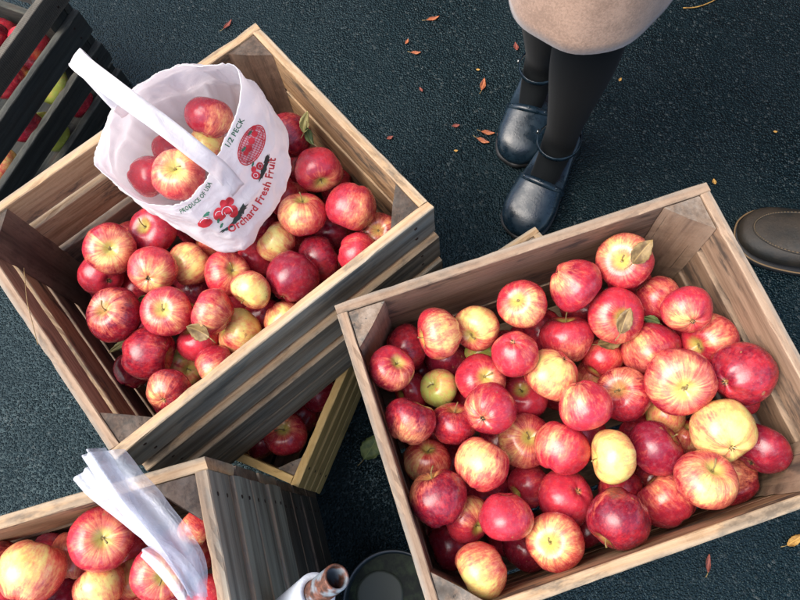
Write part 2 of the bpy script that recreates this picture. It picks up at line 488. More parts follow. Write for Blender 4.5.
_ap = 0
def build_apple(c, r, kind, pole=None, calyx=False, ydir=None, label='', group=None, stem=True, stemdir=None, seed=None):
    """c centre, r radius, pole = direction of the stem end (world)"""
    global _ap; _ap += 1
    rd = random.Random(_ap * 7 + 3 if seed is None else seed)
    if pole is None:
        v = Vector((rd.gauss(0, 1), rd.gauss(0, 1), rd.gauss(0, .5)))
        view = (CAM - c).normalized()
        v = v - view * v.dot(view) * .75
        pole = v.normalized()
    q = pole.to_track_quat('Z', 'Y') @ Quaternion((0, 0, 1), rd.uniform(0, 6.28))
    cover, hue, pink, green = KIND[kind]
    cover += rd.uniform(-.06, .06); hue = min(1, max(0, hue + rd.uniform(-.15, .15)))
    bd = Vector((rd.gauss(0, 1), rd.gauss(0, 1), rd.gauss(0, .5))).normalized()
    yl = (q.inverted() @ ydir) if ydir is not None else None
    if ydir is not None: bd = -yl; bd.normalize()
    V, F, A, (pd, sq) = apple_mesh(_ap, cover, hue, pink, green, bd, yl, .35 if kind in 'DK' else .75)
    o = mesh_obj('apple', V, F, M_APPLE, None, True, A)
    o.location = c; o.rotation_mode = 'QUATERNION'; o.rotation_quaternion = q; o.scale = (r, r, r)
    tag(o, label, 'apple', group)
    if stem:
        zb = (1 - pd) * sq - .02; ln = rd.uniform(.28, .55)
        bx, by = rd.uniform(-.22, .22), rd.uniform(-.22, .22)
        pts = spline([(0, 0, zb - .05), (bx * .2, by * .2, zb + ln * .4), (bx * .6, by * .6, zb + ln * .75), (bx * 1.3, by * 1.3, zb + ln)], 8)
        tube(pts, [.03, .024, .021, .02, .021, .024, .032, .034], 7, 'stem', M_STEM, o)
    if calyx:
        V2, F2 = [], []
        z0 = -(1 - .20) * sq
        for k in range(9):
            a = 2 * PI * k / 9 + rd.uniform(-.2, .2); w = .035; l2 = rd.uniform(.07, .12); b0 = len(V2)
            ca, sa = math.cos(a), math.sin(a)
            V2 += [(ca * .03 - sa * w, sa * .03 + ca * w, z0 + .0), (ca * .03 + sa * w, sa * .03 - ca * w, z0 + .0), (ca * l2 * 1.4, sa * l2 * 1.4, z0 - rd.uniform(.05, .12)), (ca * .03, sa * .03, z0 + .05)]
            F2 += [(b0, b0 + 1, b0 + 2), (b0, b0 + 2, b0 + 3), (b0 + 1, b0 + 3, b0 + 2)]
        mesh_obj('calyx', V2, F2, M_CALYX, o)
    return o

def view_dir(c, dx, dy):
    """world direction at apple centre c whose image offset is (dx,dy) in apple radii (y down)"""
    back = (CAM - c).normalized()
    rt = (CR - back * CR.dot(back)).normalized(); dn = (-CU + back * CU.dot(back)).normalized()
    l = math.hypot(dx, dy)
    if l > .97: dx, dy = dx / l * .97, dy / l * .97
    return (rt * dx + dn * dy + back * math.sqrt(max(0, 1 - dx * dx - dy * dy))).normalized()

ALL = []      # solved apples: (centre, r)
def place(data, hrim, centre, rz, L, W, tiers, group, floor_h, clampbox=True, iters=220, sep=.93):
    """data: (px,py,dia_px,tier,kind,end,(ex,ey),yellow,label).  end: 's' stem end seen, 'c' calyx end seen, '-' neither"""
    n = len(data)
    dirs = []
    for d in data:
        v = ray(d[0], d[1]); dirs.append(v)
    h = np.array([hrim + tiers[d[3]] for d in data], float)
    ux = Vector((math.cos(rz), math.sin(rz))); uy = Vector((-math.sin(rz), math.cos(rz)))
    pos = [None] * n; rad = np.zeros(n)
    def upd(i):
        v = dirs[i]; p = CAM + v * (h[i] / -v.z)
        rad[i] = data[i][2] / 2 * (p - CAM).dot(CF) / FPX * .985
        if clampbox:
            q = (p - Vector((centre[0], centre[1], p.z))).to_2d()
            a, b = q.dot(ux), q.dot(uy)
            ma, mb = L / 2 - .0135 - rad[i] * .92, W / 2 - .0135 - rad[i] * .92
            a2, b2 = max(-ma, min(ma, a)), max(-mb, min(mb, b))
            k = ux * a2 + uy * b2
            p = Vector((centre[0] + k.x, centre[1] + k.y, p.z))
        pos[i] = p
    for i in range(n): upd(i)
    for it in range(iters):
        moved = 0
        for i in range(n):
            for j in range(i + 1, n):
                dv = pos[i] - pos[j]; dist = dv.length; need = (rad[i] + rad[j]) * sep
                if dist < need:
                    gap = (need - dist) * .5; moved = max(moved, gap)
                    ti, tj = data[i][3], data[j][3]
                    if ti != tj: lower, upper = (i, j) if ti > tj else (j, i)
                    else: lower, upper = (i, j) if h[i] > h[j] else (j, i)
                    h[lower] += gap * .8; h[upper] -= gap * .2
                    lim = hrim - .01 + tiers[0] * .3
                    h[upper] = max(h[upper], min(lim, hrim + tiers[data[upper][3]] - .02))
                    h[lower] = min(h[lower], floor_h - rad[lower])
                    upd(i); upd(j)
        if moved < .0006: break
    for i, d in enumerate(data):
        c = pos[i]; r = float(rad[i]); px, py, dia, tier, kind, end, e, yl, label = d
        rp = dia / 2
        pole = None
        if end in 'sc' and e is not None:
            off = ((e[0] - px) / rp / .80, (e[1] - py) / rp / .80)
            vd = view_dir(c, *off); pole = vd if end == 's' else -vd
        yd = view_dir(c, (yl[0] - px) / rp, (yl[1] - py) / rp) if yl else None
        build_apple(c, r, kind, pole, calyx=(end == 'c'), ydir=yd, label=label, group=group, stem=(end == 's'), seed=None)
        ALL.append((c.copy(), r, (px, py)))
    return

def fill(centre, rz, L, W, hlist, rmean, group, label, maxn, exclude=None, kinds='DRRKMP', seed=1):
    rd = random.Random(seed); ux = Vector((math.cos(rz), math.sin(rz), 0)); uy = Vector((-math.sin(rz), math.cos(rz), 0)); k = 0
    for h in hlist:
        for t in range(900):
            if k >= maxn: return
            r = rd.uniform(.92, 1.06) * rmean
            a = rd.uniform(-1, 1) * (L / 2 - .015 - r); b = rd.uniform(-1, 1) * (W / 2 - .015 - r)
            c = Vector((centre[0], centre[1], CAMZ - h + rd.uniform(-.008, .008))) + ux * a + uy * b
            if exclude and (c - exclude[0]).length < exclude[1] + r: continue
            if all((c - p).length > (r + q) * .93 for p, q, _ in ALL):
                kd = rd.choice(kinds)
                build_apple(c, r, kd, label=label, group=group, stem=False)
                ALL.append((c, r, (0, 0))); k += 1

def surf(px, py):
    """first apple surface under a picture position: point, normal"""
    d = ray(px, py).normalized(); best = None
    for c, r, _ in ALL:
        oc = CAM - c; b = oc.dot(d); q = oc.dot(oc) - r * r * .92; D = b * b - q
        if D > 0:
            t = -b - math.sqrt(D)
            if t > 0 and (best is None or t < best[0]): best = (t, c)
    if best is None: return None
    p = CAM + d * best[0]; return p, (p - best[1]).normalized()

def leaf(name, p, nrm, ang, L, W, mat, label, cat='leaf', group=None, curl=.25, stalk=True, fold=.3):
    """ang = picture angle of the tip direction, degrees, y up"""
    nrm = nrm.normalized()
    d = CR * math.cos(R(ang)) + CU * math.sin(R(ang)); d = (d - nrm * d.dot(nrm)).normalized()
    s = nrm.cross(d)
    V, F = [], []; n = 14; k = 6
    for i in range(n + 1):
        u = i / n; w = W / 2 * (math.sin(PI * u ** .85) ** .8) * (1 + .07 * math.sin(u * 31))
        for j in range(-k, k + 1):
            y = w * j / k
            z = curl * L * ((u - .5) ** 2 * 2) + fold * abs(y) + .04 * L * math.sin(u * 7 + j) * abs(j) / k
            V.append((u * L - L / 2, y, z))
    m_ = 2 * k + 1
    for i in range(n):
        for j in range(m_ - 1):
            a = i * m_ + j; F.append((a, a + 1, a + m_ + 1, a + m_))
    # underside gives it thickness
    o = mesh_obj(name, V, F, mat, None, True)
    md = o.modifiers.new('thick', 'SOLIDIFY'); md.thickness = .0004
    o.matrix_world = Matrix((d, s, nrm)).transposed().to_4x4(); o.location = p + nrm * .0012
    tag(o, label, cat, group)
    if stalk:
        tube([(-L / 2 + .001, 0, curl * L * .5), (-L * .62, .001, curl * L * .62), (-L * .8, .003, curl * L * .6)], .0006, 6, 'leaf_stalk', M_STEM, o)
    return o

# ------------------------------------------------------------------ the ground
V, F = [], []
S = 40
gr = mesh_obj('asphalt_ground', [(-S, -S, 0), (S, -S, 0), (S, S, 0), (-S, S, 0)], [(0, 1, 2, 3)], M_ASPH)
tag(gr, 'wet dark asphalt under the apple crates', kind='structure')

# ------------------------------------------------------------------ crates
HB = .276; TB = .0125
RC = (.173, .115); RRZ = R(6.6); RL, RW = .4588, .3623
LC = (-.2265, .4177); LRZ = R(28.3); LL, LW = .458, .371
RIM = .736

right = crate('apple_crate', 'brown open wooden crate full of apples in front of the heeled shoes', None, RC, CAMZ - RIM - HB, RRZ, RL, RW, HB, TB,
    {'+y': slats(HB, 2, .006, [W_BROWN] * 2, first=1.2), '-y': slats(HB, 3, .008, W_TAN),
     '+x': slats(HB, 4, .011, W_BROWN), '-x': slats(HB, 3, .007, [W_BROWN] * 3)}, postleg=.047, pmat=W_BROWN)
left = crate('apple_crate', 'weathered wooden crate of apples with the white paper bag standing in it', None, LC, CAMZ - RIM - HB, LRZ, LL, LW, HB, TB,
    {'+y': slats(HB, 4, .013, [W_TAN, W_TAN, W_BROWN, W_BROWN], first=.85), '-y': slats(HB, 4, .006, [W_TAN] * 4, first=1.05, outs=[0, .0075, .0125, .0110]),
     '+x': slats(HB, 3, .006, [W_TAN, W_TAN, W_BROWN], first=.8), '-x': slats(HB, 4, .015, [W_BROWN, W_TAN, W_BROWN, W_BROWN], first=.8)}, postleg=.046, pmat=W_DARK)
# splintered pale wound on the second end slat of the left crate
# lower left stack of two
BRIM = .644
bl_c = Vector((at(198, 458, BRIM).x, at(198, 458, BRIM).y))
BRZ = R(4.0)
bux = Vector((math.cos(BRZ), math.sin(BRZ))); buy = Vector((-math.sin(BRZ), math.cos(BRZ)))
corner = at(205, 456, BRIM).to_2d()
BC = corner - bux * LL / 2 - buy * LW / 2
bot = crate('apple_crate', 'grey wooden crate of apples in the lower left, topped by the clear plastic bag', None, BC, CAMZ - BRIM - HB, BRZ, LL, LW, HB, TB,
    {'+y': slats(HB, 3, .008, [W_TAN, W_DARK, W_GREY]), '-y': slats(HB, 3, .008, W_GREY),
     '+x': slats(HB, 4, .005, W_GREY, outs=[0, .003, .0015, .004]), '-x': slats(HB, 4, .008, W_GREY)}, postleg=.046, pmat=W_DARK)
HB2 = CAMZ - BRIM - HB - .003
bot2 = crate('empty_crate', 'dark wooden crate at the bottom of the lower left stack, under the grey crate', None, BC + bux * .004 - buy * .006, 0, BRZ + R(1), LL, LW, HB2, TB,
    {'+y': slats(HB2, 3, .008, W_DARK), '-y': slats(HB2, 3, .008, W_DARK), '+x': slats(HB2, 4, .006, W_DARK), '-x': slats(HB2, 3, .008, W_DARK)}, pmat=W_DARK, bottom=True)
# small yellow crate under the left crate
YRIM = 1.0145; HY = CAMZ - YRIM
YRZ = R(56.5); yux = Vector((math.cos(YRZ), math.sin(YRZ))); yuy = Vector((-math.sin(YRZ), math.cos(YRZ)))
yc = at(298, 487, YRIM).to_2d()
YL, YW = .36, .24
YC = yc + yux * YL / 2 + yuy * YW / 2
yel = crate('half_crate', 'new yellow pine slatted half crate wedged under the left crate', None, YC, 0, YRZ, YL, YW, HY, .012,
    {'+y': slats(HY, 4, .007, W_YEL), '-y': slats(HY, 4, .007, W_YEL), '+x': slats(HY, 4, .007, W_YEL), '-x': slats(HY, 4, .007, W_YEL)}, postleg=.03, pmat=W_BROWN)
# low crate under the right crate, one corner showing
lc = at(535, 226, 1.0145).to_2d(); QRZ = R(22)
qx = Vector((math.cos(QRZ), math.sin(QRZ))); qy = Vector((-math.sin(QRZ), math.cos(QRZ)))
QL, QW = .30, .30
QC = lc - qx * QL / 2 - qy * QW / 2
low = crate('half_crate', 'low wooden crate under the right crate, only its corner showing by the shoe', None, QC, 0, QRZ, QL, QW, HY, .012,
    {'+y': slats(HY, 3, .008, W_TAN), '-y': slats(HY, 3, .008, W_BROWN), '+x': slats(HY, 3, .008, W_TAN), '-x': slats(HY, 3, .008, W_BROWN)}, postleg=.035, pmat=W_BROWN)
# black crate top left
TRZ = R(54.4); tux = Vector((math.cos(TRZ), math.sin(TRZ))); tuy = Vector((-math.sin(TRZ), math.cos(TRZ)))
te = Vector((-.470, 1.031)); TC = te - tux * .229 + tuy * .183
HT = .290
tsl = [(.0, .046, W_BLACK), (.078, .052, W_BLACK), (.160, .056, W_BLACK), (.243, .047, W_SAW)]
blk = crate('apple_crate', 'black wet slatted crate in the top left corner with apples showing between its slats', None, TC, 0, TRZ, .458, .366, HT, .014,
    {'+y': tsl, '-y': tsl, '+x': [(.0, .06, W_BLACK), (.09, .07, W_BLACK), (.20, .085, W_BLACK)], '-x': [(.0, .06, W_BLACK), (.09, .07, W_BLACK), (.20, .085, W_BLACK)]}, pmat=W_BLACK)

# ------------------------------------------------------------------ apples: right crate
g1 = 'apples in the right crate'
T4 = {0: .044, 1: .070, 2: .108, 3: .150}
DR = [
 (439,333,54,0,'M','s',(416,340),(448,335),'yellow apple streaked red beside the top left corner post of the right crate'),
 (477,327,47,1,'O','s',(470,336),(480,318),'dull yellow and orange apple just right of the streaked apple by the corner post'),
 (522,304,51,0,'M','s',(516,299),(524,312),'yellow topped apple with a dark stem against the far wall of the right crate'),
 (406,348,50,2,'D','-',None,None,'dark red apple half hidden in the left end of the right crate'),
 (391,369,47,0,'R','s',(399,361),(399,378),'red apple with a thin upright stem against the left wall of the right crate'),
 (515,353,48,0,'P','c',(513,342),None,'crimson pink apple with a dark open calyx facing up'),
 (439,388,40,2,'g','s',(431,383),None,'pale green apple deep between red apples at the left of the right crate'),
 (447,361,46,3,'K','-',None,None,'deep maroon apple in shadow below the streaked apple by the corner post'),
 (481,353,36,2,'G','-',None,None,'bright green apple barely showing between two red and yellow apples'),
 (480,379,51,1,'R','s',(486,376),(494,384),'red apple with a green stem pit left of the crate middle'),
 (490,409,54,0,'R','c',(482,419),(472,412),'red apple with a cream side and a small calyx'),
 (410,421,52,0,'D','-',None,(406,439),'dark red apple with one yellow patch against the left wall'),
 (454,424,48,1,'D','s',(455,407),None,'plain red apple right of the dark apple with the yellow patch'),
 (412,391,40,2,'R','-',None,None,'small red apple tucked under two apples by the left wall'),
 (482,464,56,0,'M','-',None,(478,458),'large orange pink streaked apple in the lower left of the right crate'),
 (525,397,48,2,'P','s',(521,389),None,'pink apple with a green stem pit under the yellow orange apple'),
 (567,339,54,1,'R','s',(565,315),(574,358),'red apple with long stem and yellow green underside in the crate middle'),
 (552,374,57,0,'O','c',(565,357),(552,366),'yellow orange apple lying over its red neighbours in the crate middle'),
 (585,405,55,0,'P','c',(578,382),(570,396),'deep pink oval apple with a brown calyx at its upper edge'),
 (624,394,55,1,'D','s',(618,389),(622,376),'dark red apple with a tan stem pit right of the deep pink oval apple'),
 (615,315,57,1,'R','s',(624,318),(614,330),'red and cream apple under a brown leaf near the far wall'),
 (602,358,42,2,'O','-',None,None,'dull brownish yellow apple below the brown leaf'),
 (592,374,34,2,'O','-',None,None,'small orange apple showing between the oval pink and brownish ones'),
 (650,348,59,1,'P','-',None,(640,352),'pinkish red smooth apple left of the large streaked one'),
 (679,380,70,0,'M','s',(685,391),(680,384),'largest red and yellow streaked apple of the right crate with open stem pit'),
 (715,338,57,1,'R','s',(702,344),(722,326),'orange red apple with a pale stem pit against the right end slats'),
 (747,372,65,0,'D','c',(732,380),None,'large dark red apple with an orange spot in the right end of the crate'),
 (687,310,51,0,'P','c',(693,323),(682,322),'pink apple with cream lower side near the right corner post'),
 (722,430,65,0,'Y','c',(731,448),None,'large cream yellow apple near the right end of the crate'),
 (665,416,40,2,'g','-',None,None,'yellow green apple under the largest streaked apple'),
 (742,404,36,2,'R','-',None,None,'red apple mostly hidden under the large dark red one'),
 (762,449,55,1,'K','c',(750,465),None,'dark maroon apple against the right wall below the cream one'),
 (656,299,50,2,'M','-',None,None,'pale orange apple beside the right corner post'),
 (625,261,57,0,'M','s',(621,261),(618,246),'yellow topped apple wearing a tan leaf against the far wall'),
 (628,283,46,2,'R','-',None,None,'red apple squeezed below the leaf topped apple at the far wall'),
 (574,285,56,0,'R','c',(556,270),(556,275),'plain red apple against the far wall, left of the leaf topped one'),
 (427,461,48,2,'O','s',(428,448),None,'dull yellow apple behind the dark red one by the left wall'),
 (438,498,61,0,'D','s',(428,470),(414,480),'broad dark red apple with an orange bruise at the lower left wall'),
 (468,519,48,1,'R','s',(480,528),(474,508),'orange red apple between the broad dark one and the plum coloured one'),
 (506,517,56,0,'P','-',None,None,'plum pink mottled apple left of the lower middle of the crate'),
 (482,572,58,0,'O','-',None,(476,586),'orange and yellow apple in the near left corner of the right crate'),
 (445,548,48,3,'K','-',None,None,'maroon apple in deep shadow in the near left corner'),
 (530,566,48,3,'K','-',None,None,'maroon apple in deep shadow by the near wall, left of the starburst apple'),
 (559,551,59,1,'M','s',(552,552),(553,552),'cream apple with red starburst streaks at the near wall'),
 (566,498,58,1,'P','c',(579,491),None,'pinkish red apple with a calyx hole above the starburst apple'),
 (529,485,44,2,'R','-',None,None,'red apple below the pair of touching apples in the middle'),
 (525,441,56,1,'M','s',(530,437),(512,446),'pale streaked apple touching the left side of the round red one'),
 (561,448,58,0,'R','-',None,(548,440),'round red pink apple covering the pale streaked apple'),
 (613,456,55,0,'Y','s',(592,459),None,'cream yellow apple with stem pit on its left in the lower middle'),
 (656,448,57,1,'K','s',(676,434),None,'dark purple red apple right of the cream yellow one'),
 (705,480,63,0,'M','s',(716,466),(712,482),'red and yellow apple with a long pale stem near the near wall'),
 (621,527,63,0,'D','s',(603,553),None,'large dark red apple leaning on the near wall'),
 (672,513,60,1,'R','-',None,(668,500),'orange red apple at the near wall, right of the large dark one'),
 (738,497,56,1,'D','-',None,(738,488),'dark red apple with orange cheek in the near right corner'),
 (619,486,46,2,'D','-',None,None,'dark red apple under the cream yellow apple of the lower middle'),
 (686,437,34,2,'O','-',None,None,'small orange apple peeping out below the yellow green one'),
 (586,528,46,3,'K','-',None,None,'shadowed dark apple between the starburst and large dark apples'),
 (700,318,40,3,'R','-',None,None,'red apple deep below the pink one near the right corner post'),
 (545,330,44,3,'D','-',None,None,'dark apple deep between the far wall and the crate middle'),
 (640,430,44,3,'D','-',None,None,'dark apple deep under the dark purple one'),
 (420,372,42,3,'K','-',None,None,'very dark apple deep in the left end of the crate'),
 (500,440,44,3,'D','-',None,None,'dark apple in the gap left of the pale streaked apple'),
 (655,480,46,3,'D','-',None,None,'dark apple in the gap under the dark purple and orange red ones'),
 (420,540,44,3,'K','-',None,None,'almost black apple low by the near left corner post'),
]
place(DR, RIM, RC, RRZ, RL, RW, T4, g1, RIM + HB - .01)

# ------------------------------------------------------------------ apples inside the paper bag
g3 = 'apples in the paper bag'
TBG = {0: -.052, 1: -.030, 2: -.005}
DBG = [
 (179,175,54,0,'M','s',(174,167),(173,163),'yellow centred red apple on top in the white paper bag'),
 (209,117,50,1,'P','-',None,(226,122),'purple pink apple at the far right side of the white paper bag'),
 (207,144,44,1,'O','-',None,(203,140),'pale peach apple under the bag handle in the white paper bag'),
 (148,176,42,1,'P','-',None,None,'dark pink apple at the left of the white paper bag'),
 (171,150,38,2,'P','-',None,None,'small pink apple behind the yellow centred one in the paper bag'),
]
place(DBG, RIM, LC, LRZ, LL, LW, TBG, g3, .86, clampbox=False)

# ------------------------------------------------------------------ apples: left crate
g2 = 'apples in the left crate'
DL = [
 (110,249,52,0,'M','s',(110,249),(113,254),'cream centred red streaked apple beside the dark corner post of the left crate'),
 (102,275,45,1,'R','c',(109,281),None,'orange red apple under the cream centred one by the dark corner post'),
 (153,231,50,1,'R','s',(142,225),None,'red apple at the edge of the white paper bag, left of its bottom'),
 (152,270,49,0,'M','c',(148,279),(154,281),'red streaked apple with yellow lower side in the left of the left crate'),
 (190,264,46,1,'O','-',None,(186,262),'dull yellow and orange apple just below the paper bag'),
 (115,315,56,0,'D','s',(102,308),(102,306),'large dark red apple with a yellow stem pit by the end slats'),
 (167,312,50,0,'R','s',(162,309),(164,312),'bright red apple with pale stem pit right of the large dark one'),
 (137,286,42,2,'D','-',None,None,'dark apple under the streaked one at the left of the left crate'),
 (149,353,54,0,'D','-',None,None,'dark red plain apple near the end slats of the left crate'),
 (169,391,46,0,'D','c',(163,401),(151,391),'dark red apple with a brown patch in the near corner of the left crate'),
 (184,367,40,1,'g','s',(189,370),None,'yellow green apple in the near corner of the left crate'),
 (199,341,44,1,'P','-',None,None,'rosy apple under the purple red one of the left crate'),
 (212,312,49,0,'P','-',None,(210,320),'purple red apple with a dry leaf on its lower edge'),
 (240,332,48,0,'Y','s',(219,328),None,'cream yellow apple against the near side of the left crate'),
 (217,366,44,1,'R','-',None,(206,372),'red orange apple against the near side, left of the cream yellow one'),
 (252,290,43,0,'O','s',(240,305),(250,292),'cream and rose apple in the middle of the left crate'),
 (293,277,54,0,'K','-',None,None,'large glossy purple red apple right of the cream and rose one'),
 (284,319,44,1,'O','-',None,(282,322),'pale pink cream apple against the near side of the left crate'),
 (227,274,48,1,'R','s',(234,269),(236,270),'red apple with a green stem pit below the bag bottom'),
 (277,242,43,1,'O','-',None,(272,240),'dull yellow apple right of the bag bottom'),
 (320,258,49,1,'D','-',None,None,'crimson apple right of the large glossy purple red one'),
 (303,214,50,0,'M','s',(302,197),(292,208),'red and green yellow apple right of the paper bag'),
 (318,170,49,0,'R','s',(322,184),(326,188),'orange red apple with a green stem pit beside the far side board'),
 (351,207,52,0,'R','-',None,(362,213),'bright red apple with a yellow patch near the right corner'),
 (357,253,43,1,'R','-',None,None,'red apple against the near side below the right corner'),
 (379,232,40,1,'D','s',(378,230),(378,230),'red apple with a green pit tucked in the right corner of the left crate'),
 (287,198,44,2,'M','-',None,None,'orange red apple peeping out right of the paper bag'),
 (212,246,42,2,'O','-',None,None,'orange apple peeping out under the paper bag'),
 (291,134,48,1,'D','-',None,None,'dark red apple with leaves beside it in the far corner of the left crate'),
 (255,260,40,2,'R','-',None,None,'red apple deep in the gap below the bag bottom'),
 (264,222,42,3,'K','-',None,None,'dark apple in shadow beside the bag bottom'),
 (332,232,40,2,'K','-',None,None,'maroon apple in shadow between three red ones near the right corner'),
 (342,281,36,2,'D','-',None,None,'dark apple half hidden by the near side of the left crate'),
 (315,296,38,2,'D','-',None,None,'shadowed apple under the near rim right of the pale pink cream one'),
 (198,290,42,2,'K','-',None,None,'dark apple in the gap between the bright red and dull yellow ones'),
 (262,316,40,3,'D','-',None,None,'dark apple in the gap right of the cream yellow one'),
 (127,375,40,3,'K','-',None,None,'very dark apple low beside the end slats'),
 (340,185,42,3,'D','-',None,None,'dark apple low along the far side board'),
 (190,225,42,3,'K','-',None,None,'dark apple low beneath the paper bag edge'),
]
place(DL, RIM, LC, LRZ, LL, LW, {0: .052, 1: .078, 2: .112, 3: .148}, g2, RIM + HB - .01)

# ------------------------------------------------------------------ apples: lower left crate
g4 = 'apples in the lower left crate'
DB = [
 (102,538,65,0,'P','s',(103,538),(104,537),'big pink red apple with a yellow stem pit left of the clear plastic bag'),
 (32,571,65,0,'O','-',None,(22,566),'big orange and yellow apple at the bottom left'),
 (78,553,52,1,'O','-',None,None,'orange apple behind the big pink red one at the bottom left'),
 (100,586,52,1,'O','-',None,(98,590),'yellow orange apple below the big pink red one'),
 (136,578,52,1,'M','-',None,(130,580),'red and orange striped apple beside the clear plastic bag'),
 (160,573,58,0,'P','s',(163,577),(163,577),'pink red apple with a yellow pit under the edge of the clear plastic bag'),
 (196,527,36,1,'O','-',None,None,'small orange apple in the right corner of the lower left crate'),
 (48,546,40,2,'K','-',None,None,'dark apple behind the big orange and yellow one'),
 (-3,560,44,1,'D','-',None,None,'dark red apple cut by the left picture edge'),
 (136,550,44,2,'P','-',None,None,'dull pink apple in the gap beside the plastic bag'),
 (64,600,46,2,'K','-',None,None,'dark apple in the gap at the bottom edge'),
 (0,606,50,0,'R','-',None,None,'orange red apple at the bottom left picture corner'),
 (207,596,46,1,'R','-',None,None,'red apple against the right end slats of the lower left crate'),
 (178,600,44,2,'D','-',None,None,'dark red apple below the plastic bag at the bottom edge'),
 (172,545,44,2,'D','-',None,None,'dark red apple behind the plastic bag near the corner post'),
 (20,625,54,1,'M','-',None,None,'streaked apple just below the bottom picture edge at left'),
 (80,632,54,1,'R','-',None,None,'red apple just below the bottom picture edge'),
 (140,625,54,1,'M','-',None,None,'streaked apple just below the bottom edge near the plastic bag'),
]
place(DB, BRIM, BC, BRZ, LL, LW, {0: .035, 1: .065, 2: .10}, g4, BRIM + HB - .01)

# ------------------------------------------------------------------ apples: black crate, yellow crate
g5 = 'apples in the black crate'
DT = [
 (30,44,40,0,'R','-',None,None,'red and orange apple under the saw marked rail of the black crate'),
 (8,78,44,0,'D','-',None,None,'crimson apple behind the widest black slat at the left picture edge'),
 (56,86,42,0,'G','-',None,None,'bright green apple seen between two black slats'),
 (28,124,44,1,'D','-',None,None,'dark red apple seen between black slats below the green one'),
 (68,138,42,1,'G','-',None,None,'dull green apple behind the lowest black slats'),
 (90,104,38,1,'R','-',None,None,'orange red apple between the lower black slats near the handle of the bag'),
 (0,166,40,1,'Y','-',None,None,'yellow apple low at the left picture edge'),
 (44,55,40,1,'D','-',None,None,'dark apple deep in the black crate'),
 (-10,40,42,0,'D','-',None,None,'dark red apple at the left picture edge in the black crate'),
 (20,20,42,0,'D','-',None,None,'dark apple in the far end of the black crate'),
]
place(DT, .92, TC, TRZ, .458, .366, {0: .125, 1: .19, 2: .2}, g5, CAMZ - .012, sep=.9)
g6 = 'apples in the yellow half crate'
DY = [
 (286,435,44,0,'R','s',(283,428),(281,424),'red apple with green top inside the yellow half crate'),
 (303,417,38,1,'K','-',None,None,'dark purple apple at the edge of shadow in the yellow half crate'),
 (262,447,38,1,'K','-',None,None,'dark apple under the left crate in the yellow half crate'),
 (270,425,38,1,'D','-',None,None,'dark red apple at the back of the yellow half crate'),
 (320,395,38,0,'K','-',None,None,'very dark apple in the far part of the yellow half crate'),
]
place(DY, YRIM, YC, YRZ, YL, YW, {0: .090, 1: .110, 2: .13}, g6, CAMZ - .012)
nvis = len(ALL)
fill(RC, RRZ, RL, RW, [RIM + .165, RIM + .215], .036, 'deep apples of the right crate', 'apple in the dark under the top layers of the right crate', 34, seed=3)
fill(LC, LRZ, LL, LW, [RIM + .165, RIM + .21], .035, 'deep apples of the left crate', 'apple in the dark under the top layers of the left crate', 34, exclude=(at(215, 165, .80), .075), seed=4)
fill(BC, BRZ, LL, LW, [BRIM + .12, BRIM + .18], .036, 'deep apples of the lower left crate', 'apple in the dark under the top layer of the lower left crate', 26, seed=5)

# ------------------------------------------------------------------ leaves and bits on the apples
def leaf_on(px, py, ang, L, W, mat, label, **kw):
    s = surf(px, py)
    if s is None: return
    leaf('leaf', s[0] + s[1] * kw.pop('lift', .002), (s[1] * .6 + (CAM - s[0]).normalized() * .7), ang, L, W, mat, label, **kw)
leaf_on(640, 253, 50, .036, .022, M_LTAN, 'tan dry leaf stuck on the yellow topped apple at the far wall')
leaf_on(624, 320, 70, .032, .018, M_LTAN, 'brown dry leaf on the red and cream apple in the right crate')
leaf_on(610, 344, 15, .036, .020, M_LTAN, 'brown curled leaf over the dull yellow apple in the right crate')
leaf_on(553, 412, 160, .028, .017, M_LOLV, 'olive yellow leaf between apples in the middle of the right crate')
leaf_on(652, 318, 170, .022, .014, M_LGRN, 'dark green leaf by the pale apple near the right corner post')
leaf_on(200, 329, 150, .030, .022, M_LTAN, 'tan heart shaped dry leaf on the purple red apple of the left crate')
leaf_on(303, 124, 80, .030, .014, M_LOLV, 'olive leaf upright beside the far corner apple of the left crate', curl=.5)
leaf_on(307, 136, -60, .026, .012, M_LGRN, 'green leaf lying by the far side board of the left crate', curl=.5)
leaf_on(143, 297, 10, .020, .009, M_LGRN, 'small curled green leaf above the bright red apple of the left crate', curl=.6)
leaf_on(122, 344, 215, .034, .010, M_LOLV, 'narrow pale leaf by the end slats of the left crate', curl=.4)

